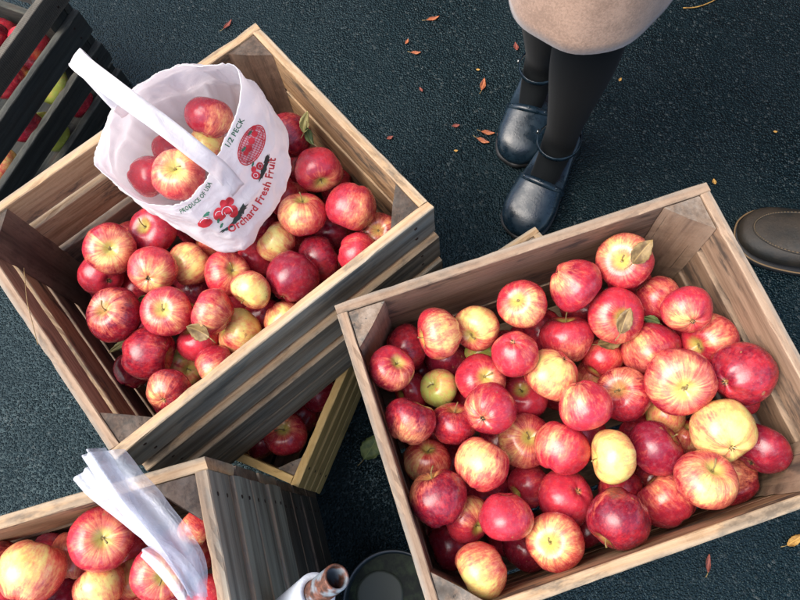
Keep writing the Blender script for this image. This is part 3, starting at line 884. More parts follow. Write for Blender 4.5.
# ------------------------------------------------------------------ fallen leaves on the asphalt
UP = Vector((0, 0, 1))
FL = [
 (228,25,60,.030,.009,M_LRED,'red brown winged seed left of the far crate corner'),
 (433,19,20,.030,.009,M_LORG,'orange leaf with curled end near the top edge, left of the skirt'),
 (407,42,70,.014,.007,M_LORG,'small orange leaf fragment above the bright orange one'),
 (416,53,0,.022,.008,M_LORG,'bright orange narrow leaf lying flat near the top'),
 (456,126,10,.016,.008,M_LRED,'red leaf scrap left of the shoes'),
 (390,138,30,.014,.008,M_LRED,'dark red leaf scrap beside the left crate board'),
 (421,90,120,.012,.006,M_LRED,'faint red brown leaf scrap on the bare asphalt'),
 (483,85,80,.030,.012,M_LORG,'orange forked leaf left of the far shoe'),
 (488,133,-10,.028,.010,M_LORG,'upper orange leaf of the pair left of the heeled shoe'),
 (483,141,-25,.028,.010,M_LORG,'lower orange leaf of the pair left of the heeled shoe'),
 (516,47,100,.020,.010,M_LRED,'brown leaf half hidden behind the leg'),
 (478,70,0,.008,.005,M_LYEL,'tiny yellow speck of leaf left of the legs'),
 (456,151,0,.008,.005,M_LYEL,'tiny yellow speck near the red scrap'),
 (620,80,60,.009,.006,M_LYEL,'tiny orange leaf speck right of the legs'),
 (714,182,100,.012,.008,M_LYEL,'yellow leaf speck at the far right crate corner'),
 (775,132,0,.008,.005,M_LYEL,'tiny yellow speck right of the legs, near the right picture edge'),
 (708,563,80,.028,.008,M_LRED,'brown winged seed below the near wall of the right crate'),
 (795,540,30,.034,.014,M_LYEL,'yellow brown leaf at the bottom right picture edge'),
]
for (px, py, a, L_, W_, mt, lb) in FL:
    p = at(px, py, CAMZ - .002)
    leaf('fallen_leaf', p, UP, a, L_, W_, mt, lb, 'leaf', 'leaf bits on the asphalt', curl=.12, stalk=L_ > .02, fold=.12)
leaf('fallen_leaf', at(372, 447, CAMZ - .003), UP, 60, .05, .036, M_LGRN, 'pale green leaf on the wet asphalt beside the yellow half crate', 'leaf', 'leaf bits on the asphalt', curl=.1, fold=.05)
tw = tube(spline([at(683, 8, CAMZ - .003), at(697, 7, CAMZ - .003), at(713, 1, CAMZ - .003), at(722, -6, CAMZ - .003)], 12), .0012, 6, 'twig', M_LYEL)
tag(tw, 'thin tan twig on the asphalt at the top edge', 'twig')
# straw caught on the end slats of the left crate
st = tube(spline([at(24, 268, RIM + .01), at(27, 300, RIM - .008), at(33, 325, RIM - .006), at(38, 345, RIM - .002)], 14), .0005, 5, 'straw', M_LTAN)
tag(st, 'thin dry straw hanging over the end slats of the left crate', 'straw')

# ------------------------------------------------------------------ white paper bag
def bagmat():
    t = NT('white_bag_film'); o = t.obj()
    n = t.noise(o, 38, 6, .62, 1.2); n2 = t.voro(t.vmath('ADD', o, t.mapping(t.noise(o, 18, 3), (.03, .03, .03))), 45)
    t.P(Base_Color=(.94, .94, .93), Roughness=.4)
    t.bump(t.math('ADD', n, t.math('MULTIPLY', n2, .5)), .45, .006)
    tr = t.n('ShaderNodeBsdfTranslucent'); tr.inputs[0].default_value = (.96, .92, .93, 1)
    mx = t.n('ShaderNodeMixShader'); mx.inputs[0].default_value = .58
    t.t.links.new(t.b.outputs[0], mx.inputs[1]); t.t.links.new(tr.outputs[0], mx.inputs[2]); t.t.links.new(mx.outputs[0], t.out.inputs[0])
    return t.m
M_BAG = bagmat()
ring0 = [(234,67,.602),(240,95,.622),(229,130,.636),(217,154,.643),(206,180,.650),(190,196,.655),(170,205,.656),(135,198,.650),(104,173,.640),(95,160,.632),(103,135,.622),(116,108,.612),(135,90,.604),(158,74,.598),(178,67,.596),(207,66,.597)]
ring1 = [(262,101,.715),(283,132,.735),(294,158,.745),(287,188,.752),(268,217,.756),(243,245,.758),(221,249,.755),(185,232,.745),(150,210,.735),(122,186,.725),(116,158,.72),(124,130,.715),(150,106,.71),(182,92,.705),(210,86,.705),(238,90,.71)]
ctr = at(222, 168, .86)
NB = 200
def ring3(r): return closed_spline([at(*p) for p in r], NB)
A0, A1 = ring3(ring0), ring3(ring1)
mid01 = []
c0 = sum(A0, Vector()) / NB; c1 = sum(A1, Vector()) / NB
rings = []
TT = 50
for i in range(TT + 1):
    t = i / TT; row = []
    for k in range(NB):
        a, b = A0[k], A1[k]
        p = a.lerp(b, t) + Vector((0, 0, 1)) * .016 * math.sin(PI * t)
        cc = c0.lerp(c1, t); out = (p - cc); out.z = 0; out.normalize()
        f = noise.noise(Vector((k / NB * 14 + 3, t * 2.2, 1))) * .006 + noise.ridged_multi_fractal(p * 20 + Vector((5, 5, 5)), 1, 2.2, 4, 1, 1.6) * .0026 - .003
        rg = 1 - abs(noise.noise(Vector((k / NB * 9 + 1.5 * t, t * 1.4, 20)))) * 3.2
        f += .004 * max(0, rg) - .002
        rg2 = 1 - abs(noise.noise(Vector((k / NB * 22 - 2 * t, t * 5 + k / NB * 6, 33)))) * 3.5
        f += .0016 * max(0, rg2)
        hem = (.0030 * noise.noise(Vector((k / NB * 30, 7, 0))) + .0026 * noise.noise(Vector((k / NB * 110, 3, 0))) + .002 * noise.noise(Vector((k / NB * 260, 3, 0)))) * (1 - t) ** 3
        row.append(p + out * f * (0.3 + t) + Vector((0, 0, hem)))
    rings.append(row)
for i in range(1, 13):
    t = i / 12; s = math.cos(t * PI / 2) ** .5 if t < 1 else 0.02
    row = []
    for k in range(NB):
        p = rings[TT][k]; q = ctr + (p - ctr) * s; q.z = p.z + (ctr.z - p.z) * (t ** 1.3) 
        f = noise.noise(Vector((k / NB * 18, t * 3, 9))) * .004
        row.append(q + (q - ctr).normalized() * f)
    rings.append(row)
Vb, Fb = loft(rings, True, (False, True))
bagroot = empty('paper_bag', (ctr.x, ctr.y, ctr.z)); tag(bagroot, 'white half peck bag with red apple print standing in the left crate, holding apples', 'bag')
bpy.context.view_layer.update()
Vb = [v - ctr for v in Vb]
bag = mesh_obj('bag_body', Vb, Fb, M_BAG, bagroot, True)
md = bag.modifiers.new('film', 'SOLIDIFY'); md.thickness = .0006; md.offset = 1
bvh = BVHTree.FromPolygons([v + ctr for v in Vb], Fb)
# ragged torn mouth rim is already in the ring; now the handle, one strap looped up and to the left
def strap(name, pts, w, wdir, mat, parent, n=40):
    P = spline(pts, n); V, F = [], []
    for i, p in enumerate(P):
        d = (P[min(i + 1, n - 1)] - P[max(i - 1, 0)]).normalized()
        wd = (wdir - d * wdir.dot(d)).normalized(); nm = d.cross(wd)
        ww = w[0] + (w[1] - w[0]) * i / (n - 1) if isinstance(w, tuple) else w
        for k in range(-3, 4):
            V.append(p + wd * ww * k / 6 + nm * (.0010 * math.sin(i * .7 + k) + (.0006 if abs(k) == 3 else 0)))
    for i in range(n - 1):
        for k in range(6):
            a = i * 7 + k; F.append((a, a + 1, a + 8, a + 7))
    V = [v - ctr for v in V]
    o = mesh_obj(name, V, F, mat, parent, True)
    md = o.modifiers.new('film', 'SOLIDIFY'); md.thickness = .0011; md.offset = 0
    return o
fr = bvh.ray_cast(CAM, ray(222, 172).normalized())[0] or at(222, 172, .65)
fr2 = bvh.ray_cast(CAM, ray(238, 190).normalized())[0] or at(238, 190, .66)
lift = (CAM - fr).normalized()
wd = (CR * .62 - CU * -.78)
wd = (CR * -.60 + CU * -.80)
strap('handle', [fr2 + lift * .003, fr + lift * .004, at(205, 158, .617), at(160, 123, .575), at(115, 90, .548), at(84, 66, .540), at(75, 57, .545), at(79, 60, .556), at(98, 80, .580), at(114, 98, .602), at(122, 106, .625), at(128, 112, .65)], .0200, wd, M_BAG, bagroot, 70)

# printing on the bag, laid on the film
def ink(name, c): return plain(name, c, .55)
INK_R = ink('red_ink', (.62, .03, .045)); INK_P = ink('pale_red_ink', (.75, .22, .24)); INK_G = ink('green_ink', (.03, .16, .09)); INK_D = ink('dark_green_ink', (.02, .05, .045)); INK_W = ink('bare_film', (.82, .78, .79))
def decal(V2, F2, mat, lift=.0012, name='print'):
    V3 = []
    bm = bmesh.new(); vs = [bm.verts.new((x, y, 0)) for x, y in V2]
    for f in F2:
        try: bm.faces.new([vs[i] for i in f])
        except ValueError: pass
    bmesh.ops.triangulate(bm, faces=bm.faces)
    for _ in range(4):
        es = [e for e in bm.edges if e.calc_length() > 1.8]
        if not es: break
        bmesh.ops.subdivide_edges(bm, edges=es, cuts=1); bmesh.ops.triangulate(bm, faces=bm.faces)
    for v in bm.verts:
        d = ray(v.co.x, v.co.y).normalized(); hit, nm, _, _ = bvh.ray_cast(CAM, d)
        if hit is None: hit = at(v.co.x, v.co.y, .70); nm = -d
        if nm.dot(d) > 0: nm = -nm
        v.co = hit - d * (lift * .6) + nm * (lift * .4 + .0008) - ctr
    me = bpy.data.meshes.new(name); bm.to_mesh(me); bm.free(); me.materials.append(mat)
    o = bpy.data.objects.new(name, me); col.objects.link(o); o.parent = bagroot
    return o
def text2d(s, size=1.0, spacing=1.0):
    cu = bpy.data.curves.new('lettering', 'FONT'); cu.body = s; cu.size = size; cu.resolution_u = 2; cu.space_character = spacing; cu.offset = .02
    ob = bpy.data.objects.new('lettering', cu); col.objects.link(ob)
    bpy.context.view_layer.update()
    me = bpy.data.meshes.new_from_object(ob.evaluated_get(bpy.context.evaluated_depsgraph_get()))
    V2 = [(v.co.x, v.co.y) for v in me.vertices]; F2 = [tuple(p.vertices) for p in me.polygons]
    bpy.data.objects.remove(ob); bpy.data.curves.remove(cu); bpy.data.meshes.remove(me)
    return V2, F2
def lay_text(s, path, height, mat, name='lettering', x0=0.0, x1=1.0, shear=0):
    """letters set along a picture-space polyline, their tops to the left of its direction"""
    V2, F2 = text2d(s, 1.0, 1.05)
    xs = [v[0] for v in V2]; lo, hi = min(xs), max(xs)
    P = spline([(a, b, 0) for a, b in path], 60); seg = [0]
    for i in range(59): seg.append(seg[-1] + (P[i + 1] - P[i]).length)
    out = []
    for x, y in V2:
        u = (x - lo) / (hi - lo); L_ = u * seg[-1]
        i = max(0, min(58, next((k for k in range(59) if seg[k + 1] >= L_), 58)))
        t = (L_ - seg[i]) / max(1e-6, seg[i + 1] - seg[i]); p = P[i].lerp(P[i + 1], t); d = (P[min(i + 3, 59)] - P[max(i - 2, 0)]).normalized()
        nx, ny = d.y, -d.x         # picture y is down: left-hand side of travel
        out.append((p.x + nx * y * height / .7, p.y + ny * y * height / .7))
    decal(out, F2, mat, name=name)
lay_text('1/2 PECK', [(228.5, 147), (234, 138), (244, 119.5)], 5.2, INK_G)
lay_text('PRODUCE OF USA', [(181, 213), (190, 208), (202, 198), (211.5, 183)], 4.4, INK_G)
lay_text('Orchard Fresh Fruit', [(230, 233), (246, 222), (260, 205), (270, 184), (275, 158)], 7.8, INK_R)
def blob(cx, cy, rx, ry, rot=0, n=22, wob=.05, seed=0):
    rd = random.Random(seed); V2 = [(cx, cy)]
    for k in range(n):
        a = 2 * PI * k / n; w = 1 + rd.uniform(-wob, wob)
        x, y = math.cos(a) * rx * w, math.sin(a) * ry * w
        V2.append((cx + x * math.cos(rot) - y * math.sin(rot), cy + x * math.sin(rot) + y * math.cos(rot)))
    return V2, [(0, 1 + k, 1 + (k + 1) % n) for k in range(n)]
def many(lst):
    V2, F2 = [], []
    for v, f in lst:
        b = len(V2); V2 += v; F2 += [tuple(i + b for i in ff) for ff in f]
    return V2, F2
def line(a, b, w):
    dx, dy = b[0] - a[0], b[1] - a[1]; l = math.hypot(dx, dy); nx, ny = -dy / l * w / 2, dx / l * w / 2
    return [(a[0] + nx, a[1] + ny), (b[0] + nx, b[1] + ny), (b[0] - nx, b[1] - ny), (a[0] - nx, a[1] - ny)], [(0, 1, 2, 3)]
def arc(cx, cy, rx, ry, a0, a1, w, rot=0, n=16):
    V2, F2 = [], []
    for k in range(n + 1):
        a = a0 + (a1 - a0) * k / n
        for s in (-w / 2, w / 2):
            x, y = math.cos(a) * (rx + s), math.sin(a) * (ry + s)
            V2.append((cx + x * math.cos(rot) - y * math.sin(rot), cy + x * math.sin(rot) + y * math.cos(rot)))
    for k in range(n): F2.append((2 * k, 2 * k + 1, 2 * k + 3, 2 * k + 2))
    return V2, F2
# cluster of apples, lower print
decal(*many([blob(205, 222, 7.2, 4.6, -.25, seed=1), blob(219, 214, 6.2, 6.6, 0, seed=2), blob(226, 208.5, 6.5, 5.2, -.4, seed=3), blob(229, 201, 4.6, 4.2, seed=4), blob(223, 203, 3.8, 4, seed=5), blob(232.5, 211, 5, 6, seed=6)]), INK_R, .0013)
decal(*many([arc(205, 221, 5.2, 3, 3.4, 5.6, .7, -.3), arc(226.5, 211.5, 5.2, 5.2, 2.6, 6.2, .7), arc(227, 211.5, 3, 3, .4, 3.0, .5), arc(219, 215, 4, 4.4, 3.2, 5.0, .6)]), INK_W, .0018)
decal(*many([blob(236, 219, 9, 2.6, -.85, wob=.3, seed=7), blob(241, 210, 8, 3, -.9, wob=.35, seed=8), blob(227, 228, 8, 1.5, -.5, wob=.3, seed=9)]), INK_D, .0010)
decal(*many([blob(206, 214, 4, 1.6, -.7, seed=10, wob=.2), blob(218, 220, 3, 1.3, -1.3, seed=11, wob=.2), blob(221, 225, 3, 1.2, -1.1, seed=14, wob=.2)]), INK_G, .0020)
# peck basket, upper print
bk = []
brot = -.50
def bp(u, v):   # basket axes
    cx, cy = 250, 146
    return (cx + u * .60 - v * -.30 + v * 0, cy - u * .80 + v * .30)
for k in range(9):
    v = -13 + k * 3.2
    bk.append(line((246 - 1 + v * .45 - 7, 150 + v * 1.0 + 2), (246 + v * .45 + 10, 146 + v * 1.0 - 4), .55))
for k in range(6):
    u = -9 + k * 3.8
    bk.append(line((243 + u * .9, 134 - u * .15 - 8), (248 + u * .9 + 4, 160 - u * .25), .5))
bk = [arc(251, 145, 11.5, 21, 0, 2 * PI, 1.1, .42, 36), arc(251, 145, 9.5, 18, 0, 2 * PI, .7, .42, 36)]
for k in range(-8, 9):
    w_ = math.sqrt(max(0, 1 - (k / 8.6) ** 2)) * 11.3
    cx, cy = 251 - math.sin(.42) * k * 2.35, 145 + math.cos(.42) * k * 2.35
    bk.append(line((cx - w_ * math.cos(.42), cy - w_ * math.sin(.42)), (cx + w_ * math.cos(.42), cy + w_ * math.sin(.42)), .55))
for k in range(-3, 4):
    u = k * 3.1; ll = math.sqrt(max(0, 1 - (u / 12) ** 2)) * 20
    cx, cy = 251 + math.cos(.42) * u, 145 + math.sin(.42) * u
    bk.append(line((cx + math.sin(.42) * ll, cy - math.cos(.42) * ll), (cx - math.sin(.42) * ll, cy + math.cos(.42) * ll), .5))
decal(*blob(251, 145, 10.5, 20, .42, 30, .02), ink('basket_wash', (.80, .45, .46)), .0004)
decal(*many(bk), INK_R, .0011)
decal(*many([blob(248, 148, 3.6, 3.4, seed=21), blob(251, 141, 3.4, 3.2, seed=22), blob(254, 134, 3.0, 3.2, seed=23), blob(253, 128, 2.4, 2.6, seed=24), blob(245, 153, 2.6, 2.4, seed=29)]), INK_R, .0016)
decal(*many([blob(255, 175, 4.4, 4, seed=25), blob(259, 166, 3.6, 4.2, seed=26), blob(253, 169, 2.8, 3, seed=28)]), INK_R, .0016)
decal(*many([blob(263, 170, 11.5, 2.2, -1.15, wob=.25, seed=27), blob(266, 160, 7, 2, -1.2, wob=.3, seed=30)]), INK_D, .0010)
decal(*many([blob(243, 149, 3.4, 1.1, -.8, wob=.2, seed=31), blob(249, 133, 3, 1, -.9, wob=.2, seed=32), blob(252, 164, 2.6, 1, -1.2, wob=.2, seed=33)]), INK_G, .0021)
decal(*many([arc(255, 175, 2.2, 2, 0, 6.28, .5), arc(259, 166, 1.8, 2.2, 0, 6.28, .5)]), INK_W, .0021)

# ------------------------------------------------------------------ clear plastic produce bag
def filmmat():
    t = NT('clear_plastic_film'); o = t.obj()
    t.P(Base_Color=(.86, .88, .95), Roughness=.16)
    t.b.inputs['Specular IOR Level'].default_value = .8
    t.bump(t.noise(t.mapping(o, (1, 1, 1)), 60, 5, .6, 1.5), .6, .004)
    tr = t.n('ShaderNodeBsdfTransparent'); tr.inputs[0].default_value = (.93, .95, .99, 1)
    mx = t.n('ShaderNodeMixShader')
    lw = t.n('ShaderNodeLayerWeight'); lw.inputs[0].default_value = .35
    mx.inputs[0].default_value = .55
    t.set(mx.inputs[0], t.math('ADD', t.math('MULTIPLY', lw.outputs['Facing'], .40), .30, clamp=True))
    t.t.links.new(tr.outputs[0], mx.inputs[1]); t.t.links.new(t.b.outputs[0], mx.inputs[2]); t.t.links.new(mx.outputs[0], t.out.inputs[0])
    return t.m
M_FILM = filmmat()
pb_c = at(150, 530, BRIM)
pbroot = empty('plastic_bag', pb_c); tag(pbroot, 'crumpled clear plastic bag lying over the apples of the lower left crate', 'plastic bag')
def film(left_, right_, seed, lift, n=46, k=22, fold=.004, name='film_layer'):
    Lp = spline([at(*p) for p in left_], n); Rp = spline([at(*p) for p in right_], n); V, F = [], []
    for i in range(n):
        for j in range(k + 1):
            u = j / k; p = Lp[i].lerp(Rp[i], u)
            z = lift + fold * math.sin(u * 11 + seed + 1.6 * noise.noise(Vector((i * .07, seed, 0)))) * math.sin(PI * min(1, u * 1.0)) + .012 * math.sin(PI * u)
            z += noise.ridged_multi_fractal(p * 26 + Vector((seed, 0, 0)), 1, 2, 3, 1, 1.5) * .0030
            V.append(p + Vector((0, 0, z)) - pb_c)
    for i in range(n - 1):
        for j in range(k):
            a = i * (k + 1) + j; F.append((a, a + 1, a + k + 2, a + k + 1))
    return mesh_obj(name, V, F, M_FILM, pbroot, True)
film([(75,480,.602),(98,504,.60),(128,527,.60),(152,546,.603),(176,562,.607),(196,590,.612)], [(112,462,.604),(134,482,.602),(160,506,.60),(184,530,.603),(200,556,.608),(209,592,.615)], 1.0, 0)
film([(88,458,.592),(104,486,.592),(126,514,.593),(146,540,.597),(166,558,.602),(190,592,.61)], [(128,450,.594),(146,472,.592),(170,500,.594),(192,530,.597),(208,560,.603),(211,596,.612)], 4.0, .004)
film([(88,459,.588),(112,490,.588),(134,516,.589),(160,545,.594),(182,572,.598),(198,598,.606)], [(112,449,.588),(128,475,.586),(142,500,.588),(160,522,.592),(184,552,.598),(204,592,.607)], 7.0, .008, fold=.006)
film([(146,556,.588),(156,566,.588),(170,582,.592),(184,600,.598),(190,612,.60)], [(166,540,.587),(180,548,.588),(198,566,.592),(209,586,.598),(210,608,.602)], 9.0, .007, n=24, k=14, name='film_fold')

# ------------------------------------------------------------------ bucket and pipe
def murky():
    t = NT('murky_water'); o = t.obj(); n = t.noise(o, 60, 4); v = t.voro(o, 55)
    c = t.mix(t.ss(t.noise(o, 45, 5, .7), .4, .7), (.003, .007, .004), (.030, .045, .018)); t.P(Base_Color=c, Roughness=.35); t.b.inputs['Specular IOR Level'].default_value = .12; t.bump(n, .15, .002); return t.m
bz = CAMZ - 1.035; bcn = at(393, 604, 1.035); br = (at(443, 604, 1.035) - bcn).length
bk_ = empty('bucket', (bcn.x, bcn.y, 0)); tag(bk_, 'black round bucket of murky green water under the edge of the right crate', 'bucket')
prof = [(.0, .004), (br * .80, .0), (br * .83, .006), (br * .97, bz - .012), (br * 1.0, bz - .010), (br * 1.035, bz - .006), (br * 1.035, bz), (br * 1.0, bz + .002), (br * .965, bz - .002), (br * .93, bz - .03), (br * .79, .012), (0.0, .010)]
Vk = []; Fk = []
for (r_, z_) in prof:
    for k in range(48): Vk.append((math.cos(k * PI / 24) * max(r_, .0004), math.sin(k * PI / 24) * max(r_, .0004), z_))
for i in range(len(prof) - 1):
    for k in range(48): Fk.append((i * 48 + k, i * 48 + (k + 1) % 48, (i + 1) * 48 + (k + 1) % 48, (i + 1) * 48 + k))
mesh_obj('tub', Vk, Fk, plain('black_rubber', (.010, .016, .020), .35), bk_, True)
Vw = [(0, 0, bz - .02)] + [(math.cos(k * PI / 24) * br * .945, math.sin(k * PI / 24) * br * .945, bz - .02) for k in range(48)]
mesh_obj('water', Vw, [(0, 1 + k, 1 + (k + 1) % 48) for k in range(48)], murky(), bk_)
dc = at(380, 596, 1.035 + .014)
disc = []
Vd, Fd = [], []
for i, (r_, z_) in enumerate([(0, 0), (.02, .0006), (.030, .0012), (.0335, .001), (.034, 0)]):
    for k in range(36):
        a = k * PI / 18; Vd.append((math.cos(a) * (r_ + 1e-4) * (1 + .04 * math.sin(3 * a)), math.sin(a) * (r_ + 1e-4), z_))
for i in range(4):
    for k in range(36): Fd.append((i * 36 + k, (i * 36 + (k + 1) % 36), (i + 1) * 36 + (k + 1) % 36, (i + 1) * 36 + k))
dd = mesh_obj('floating_leaf', Vd, Fd, plain('olive_leaf_skin', (.040, .046, .028), .5), None, True)
dd.location = (dc.x, dc.y, bz - .0195); tag(dd, 'round olive leaf floating on the water in the black bucket', 'leaf')
def rustmat():
    t = NT('rusted_steel'); o = t.obj(); n = t.noise(o, 120, 5, .7); n2 = t.noise(o, 40, 3)
    c = t.mix(t.ss(n, .35, .65), (.06, .028, .018), (.22, .085, .05)); c = t.mix(t.ss(n2, .48, .62), c, (.25, .30, .33))
    t.P(Base_Color=c, Roughness=.6, Metallic=.2); t.bump(n, .5, .001); return t.m
RUST = rustmat()
pe = at(337, 577, .66); pd_ = (at(285, 618, .755) - pe); pd_.normalize()
pr = .0125
pipe = empty('pipe', pe); tag(pipe, 'open rusty pipe end with a white sleeve beside the black bucket', 'pipe')
def hollow(name, p0, p1, r0, ri, mat, parent):
    d = (p1 - p0).normalized(); u = d.orthogonal().normalized(); w = d.cross(u); rings = []
    for (p, r_) in ((p1, r0), ((p0 + p1) / 2, r0 * 1.005), (p0 + d * .002, r0), (p0, r0 * .97), (p0, ri * 1.02), (p0 + d * .002, ri), (p1, ri)):
        rings.append([p + (u * math.cos(a) + w * math.sin(a)) * r_ for a in [2 * PI * k / 28 for k in range(28)]])
    V, F = loft(rings, True, (False, False)); F.append(tuple(range(6 * 28, 7 * 28)))
    return mesh_obj(name, V, F, mat, parent, True)
ZV = Vector((0, 0, 0))
hollow('metal_pipe', ZV, pd_ * .22, pr, pr * .80, RUST, pipe)
hollow('sleeve', pd_ * .045, pd_ * .20, pr * 1.6, pr * 1.05, plain('white_sleeve', (.62, .68, .74), .45), pipe)

# ------------------------------------------------------------------ people
def cloth(name, a, b, scale=400, rough=.9, sheen=.3):
    t = NT(name); o = t.obj(); n = t.noise(o, scale, 3, .7); n2 = t.noise(o, 25, 4, .6)
    c = t.mix(t.ss(t.math('ADD', t.math('MULTIPLY', n, .5), t.math('MULTIPLY', n2, .5)), .38, .62), a, b)
    t.P(Base_Color=c, Roughness=rough); t.b.inputs['Sheen Weight'].default_value = sheen
    t.bump(n, .35, .0015); return t.m
M_WOOL = cloth('beige_wool', (.20, .122, .080), (.31, .198, .135), 330)
M_TIGHT = cloth('black_knit', (.008, .010, .011), (.016, .018, .019), 700, .8, .1)
M_JEAN = cloth('dark_denim', (.015, .022, .04), (.04, .05, .08), 600)
M_SKIN = plain('skin', (.55, .34, .25), .5)
M_HAIR = plain('brown_hair', (.06, .03, .015), .6)
M_SHOE = NT('navy_leather'); _o = M_SHOE.obj(); _n1 = M_SHOE.noise(_o, 55, 4, .6)
M_SHOE.P(Base_Color=M_SHOE.mix(M_SHOE.ss(_n1, .4, .65), (.004, .011, .018), (.007, .018, .028)), Roughness=M_SHOE.ss(_n1, .35, .65, .22, .36)); M_SHOE.bump(M_SHOE.noise(_o, 220, 3), .3, .0008); M_SHOE = M_SHOE.m
_t = NT('worn_brown_leather'); _o = _t.obj(); _a = _t.noise(_o, 22, 5, .65); _b = _t.noise(_o, 260, 3)
_t.P(Base_Color=_t.mix(_t.ss(_a, .35, .68), (.008, .0075, .005), (.030, .021, .012)), Roughness=.62); _t.bump(_t.math('ADD', _a, _t.math('MULTIPLY', _b, .3)), .5, .003); M_BOOT = _t.m
M_SOLE = plain('black_sole', (.010, .010, .010), .6)
M_WELT = plain('tan_welt', (.16, .10, .045), .7)
M_THREAD = plain('tan_thread', (.13, .09, .045), .8)

def bodymat(name, legc, topc):
    t = NT(name); o = t.obj(); s = t.n('ShaderNodeSeparateXYZ'); t.set(s.inputs[0], o)
    n = t.noise(o, 650, 2)
    t.b.inputs['Sheen Weight'].default_value = .04; t.b.inputs['Sheen Roughness'].default_value = .4
    c = t.mix(t.ss(s.outputs[2], .935, .94), t.mix(n, tuple(x * .7 for x in legc), tuple(x * 1.3 for x in legc)), topc)
    t.P(Base_Color=c, Roughness=.9); t.b.inputs['Specular IOR Level'].default_value = .15; t.bump(n, .2, .0006); return t.m

def skin_body(root, joints, edges, mat, name='body'):
    me = bpy.data.meshes.new(name); me.from_pydata([j[0] for j in joints], edges, [])
    o = bpy.data.objects.new(name, me); col.objects.link(o); o.parent = root
    s = o.modifiers.new('skin', 'SKIN'); s.use_smooth_shade = True
    sv = me.skin_vertices[0].data if me.skin_vertices else None
    if sv is None:
        return o
    for i, j in enumerate(joints):
        r_ = j[1]; sv[i].radius = r_ if isinstance(r_, tuple) else (r_, r_); sv[i].use_root = (i == 0)
    d = o.modifiers.new('smooth', 'SUBSURF'); d.levels = 2; d.render_levels = 2
    me.materials.append(mat)
    return o

class Foot:
    """frame of a foot: toe at t, heel at h on the ground"""
    def __init__(s, toe, heel, base):
        s.o = Vector((heel[0], heel[1], 0)) - base; s.f = Vector((toe[0] - heel[0], toe[1] - heel[1], 0)); s.L = s.f.length; s.f.normalize(); s.s = Vector((-s.f.y, s.f.x, 0))
    def p(s, x, y, z): return s.o + s.f * x * s.L + s.s * y + Vector((0, 0, z))

def shoe_loft(ft, secs, mat, name, root, n=28, close=(True, True)):
    """secs: (x along 0 heel..1 toe, half width, z bottom, z top, squareness)"""
    rings = []
    for (x, w, zb, zt, e) in secs:
        r_ = []
        for k in range(n):
            a = 2 * PI * k / n; ca, sa = math.cos(a), math.sin(a)
            y = w * math.copysign(abs(ca) ** e, ca); z = (zb + zt) / 2 + (zt - zb) / 2 * math.copysign(abs(sa) ** (e if sa > 0 else .45), sa)
            r_.append(ft.p(x, y, z))
        rings.append(r_)
    V, F = loft(rings, True, close); return mesh_obj(name, V, F, mat, root, True)

def interp(secs, n):
    P = [Vector(s[:3]) for s in secs]; Q = [Vector((s[3], s[4], 0)) for s in secs]
    A = spline(P, n); B = spline(Q, n)
    return [(a.x, a.y, a.z, b.x, b.y) for a, b in zip(A, B)]

def band(ft, x, w, zc, hgt, tilt, mat, name, root, rad=.0035, n=32, rx=None):
    """strap ring round the ankle: ellipse centred x with half width w, half depth hgt"""
    rings = []; pts = []
    for k in range(n):
        a = 2 * PI * k / n
        pts.append(ft.p(x + hgt / ft.L * math.cos(a), w * math.sin(a), zc + tilt * math.cos(a)))
    V, F = [], []
    for k in range(n):
        out = (pts[k] - sum(pts, Vector()) / n).normalized()
        for (o_, z_) in ((0, -rad * 1.6), (rad * .6, -rad * 1.4), (rad * .6, rad * 1.4), (0, rad * 1.6)):
            V.append(pts[k] + out * o_ + Vector((0, 0, z_)))
    for k in range(n):
        for j in range(4):
            a = k * 4 + j; b = k * 4 + (j + 1) % 4; c = ((k + 1) % n) * 4 + (j + 1) % 4; d = ((k + 1) % n) * 4 + j
            F.append((a, b, c, d))
    return mesh_obj(name, V, F, mat, root, True)

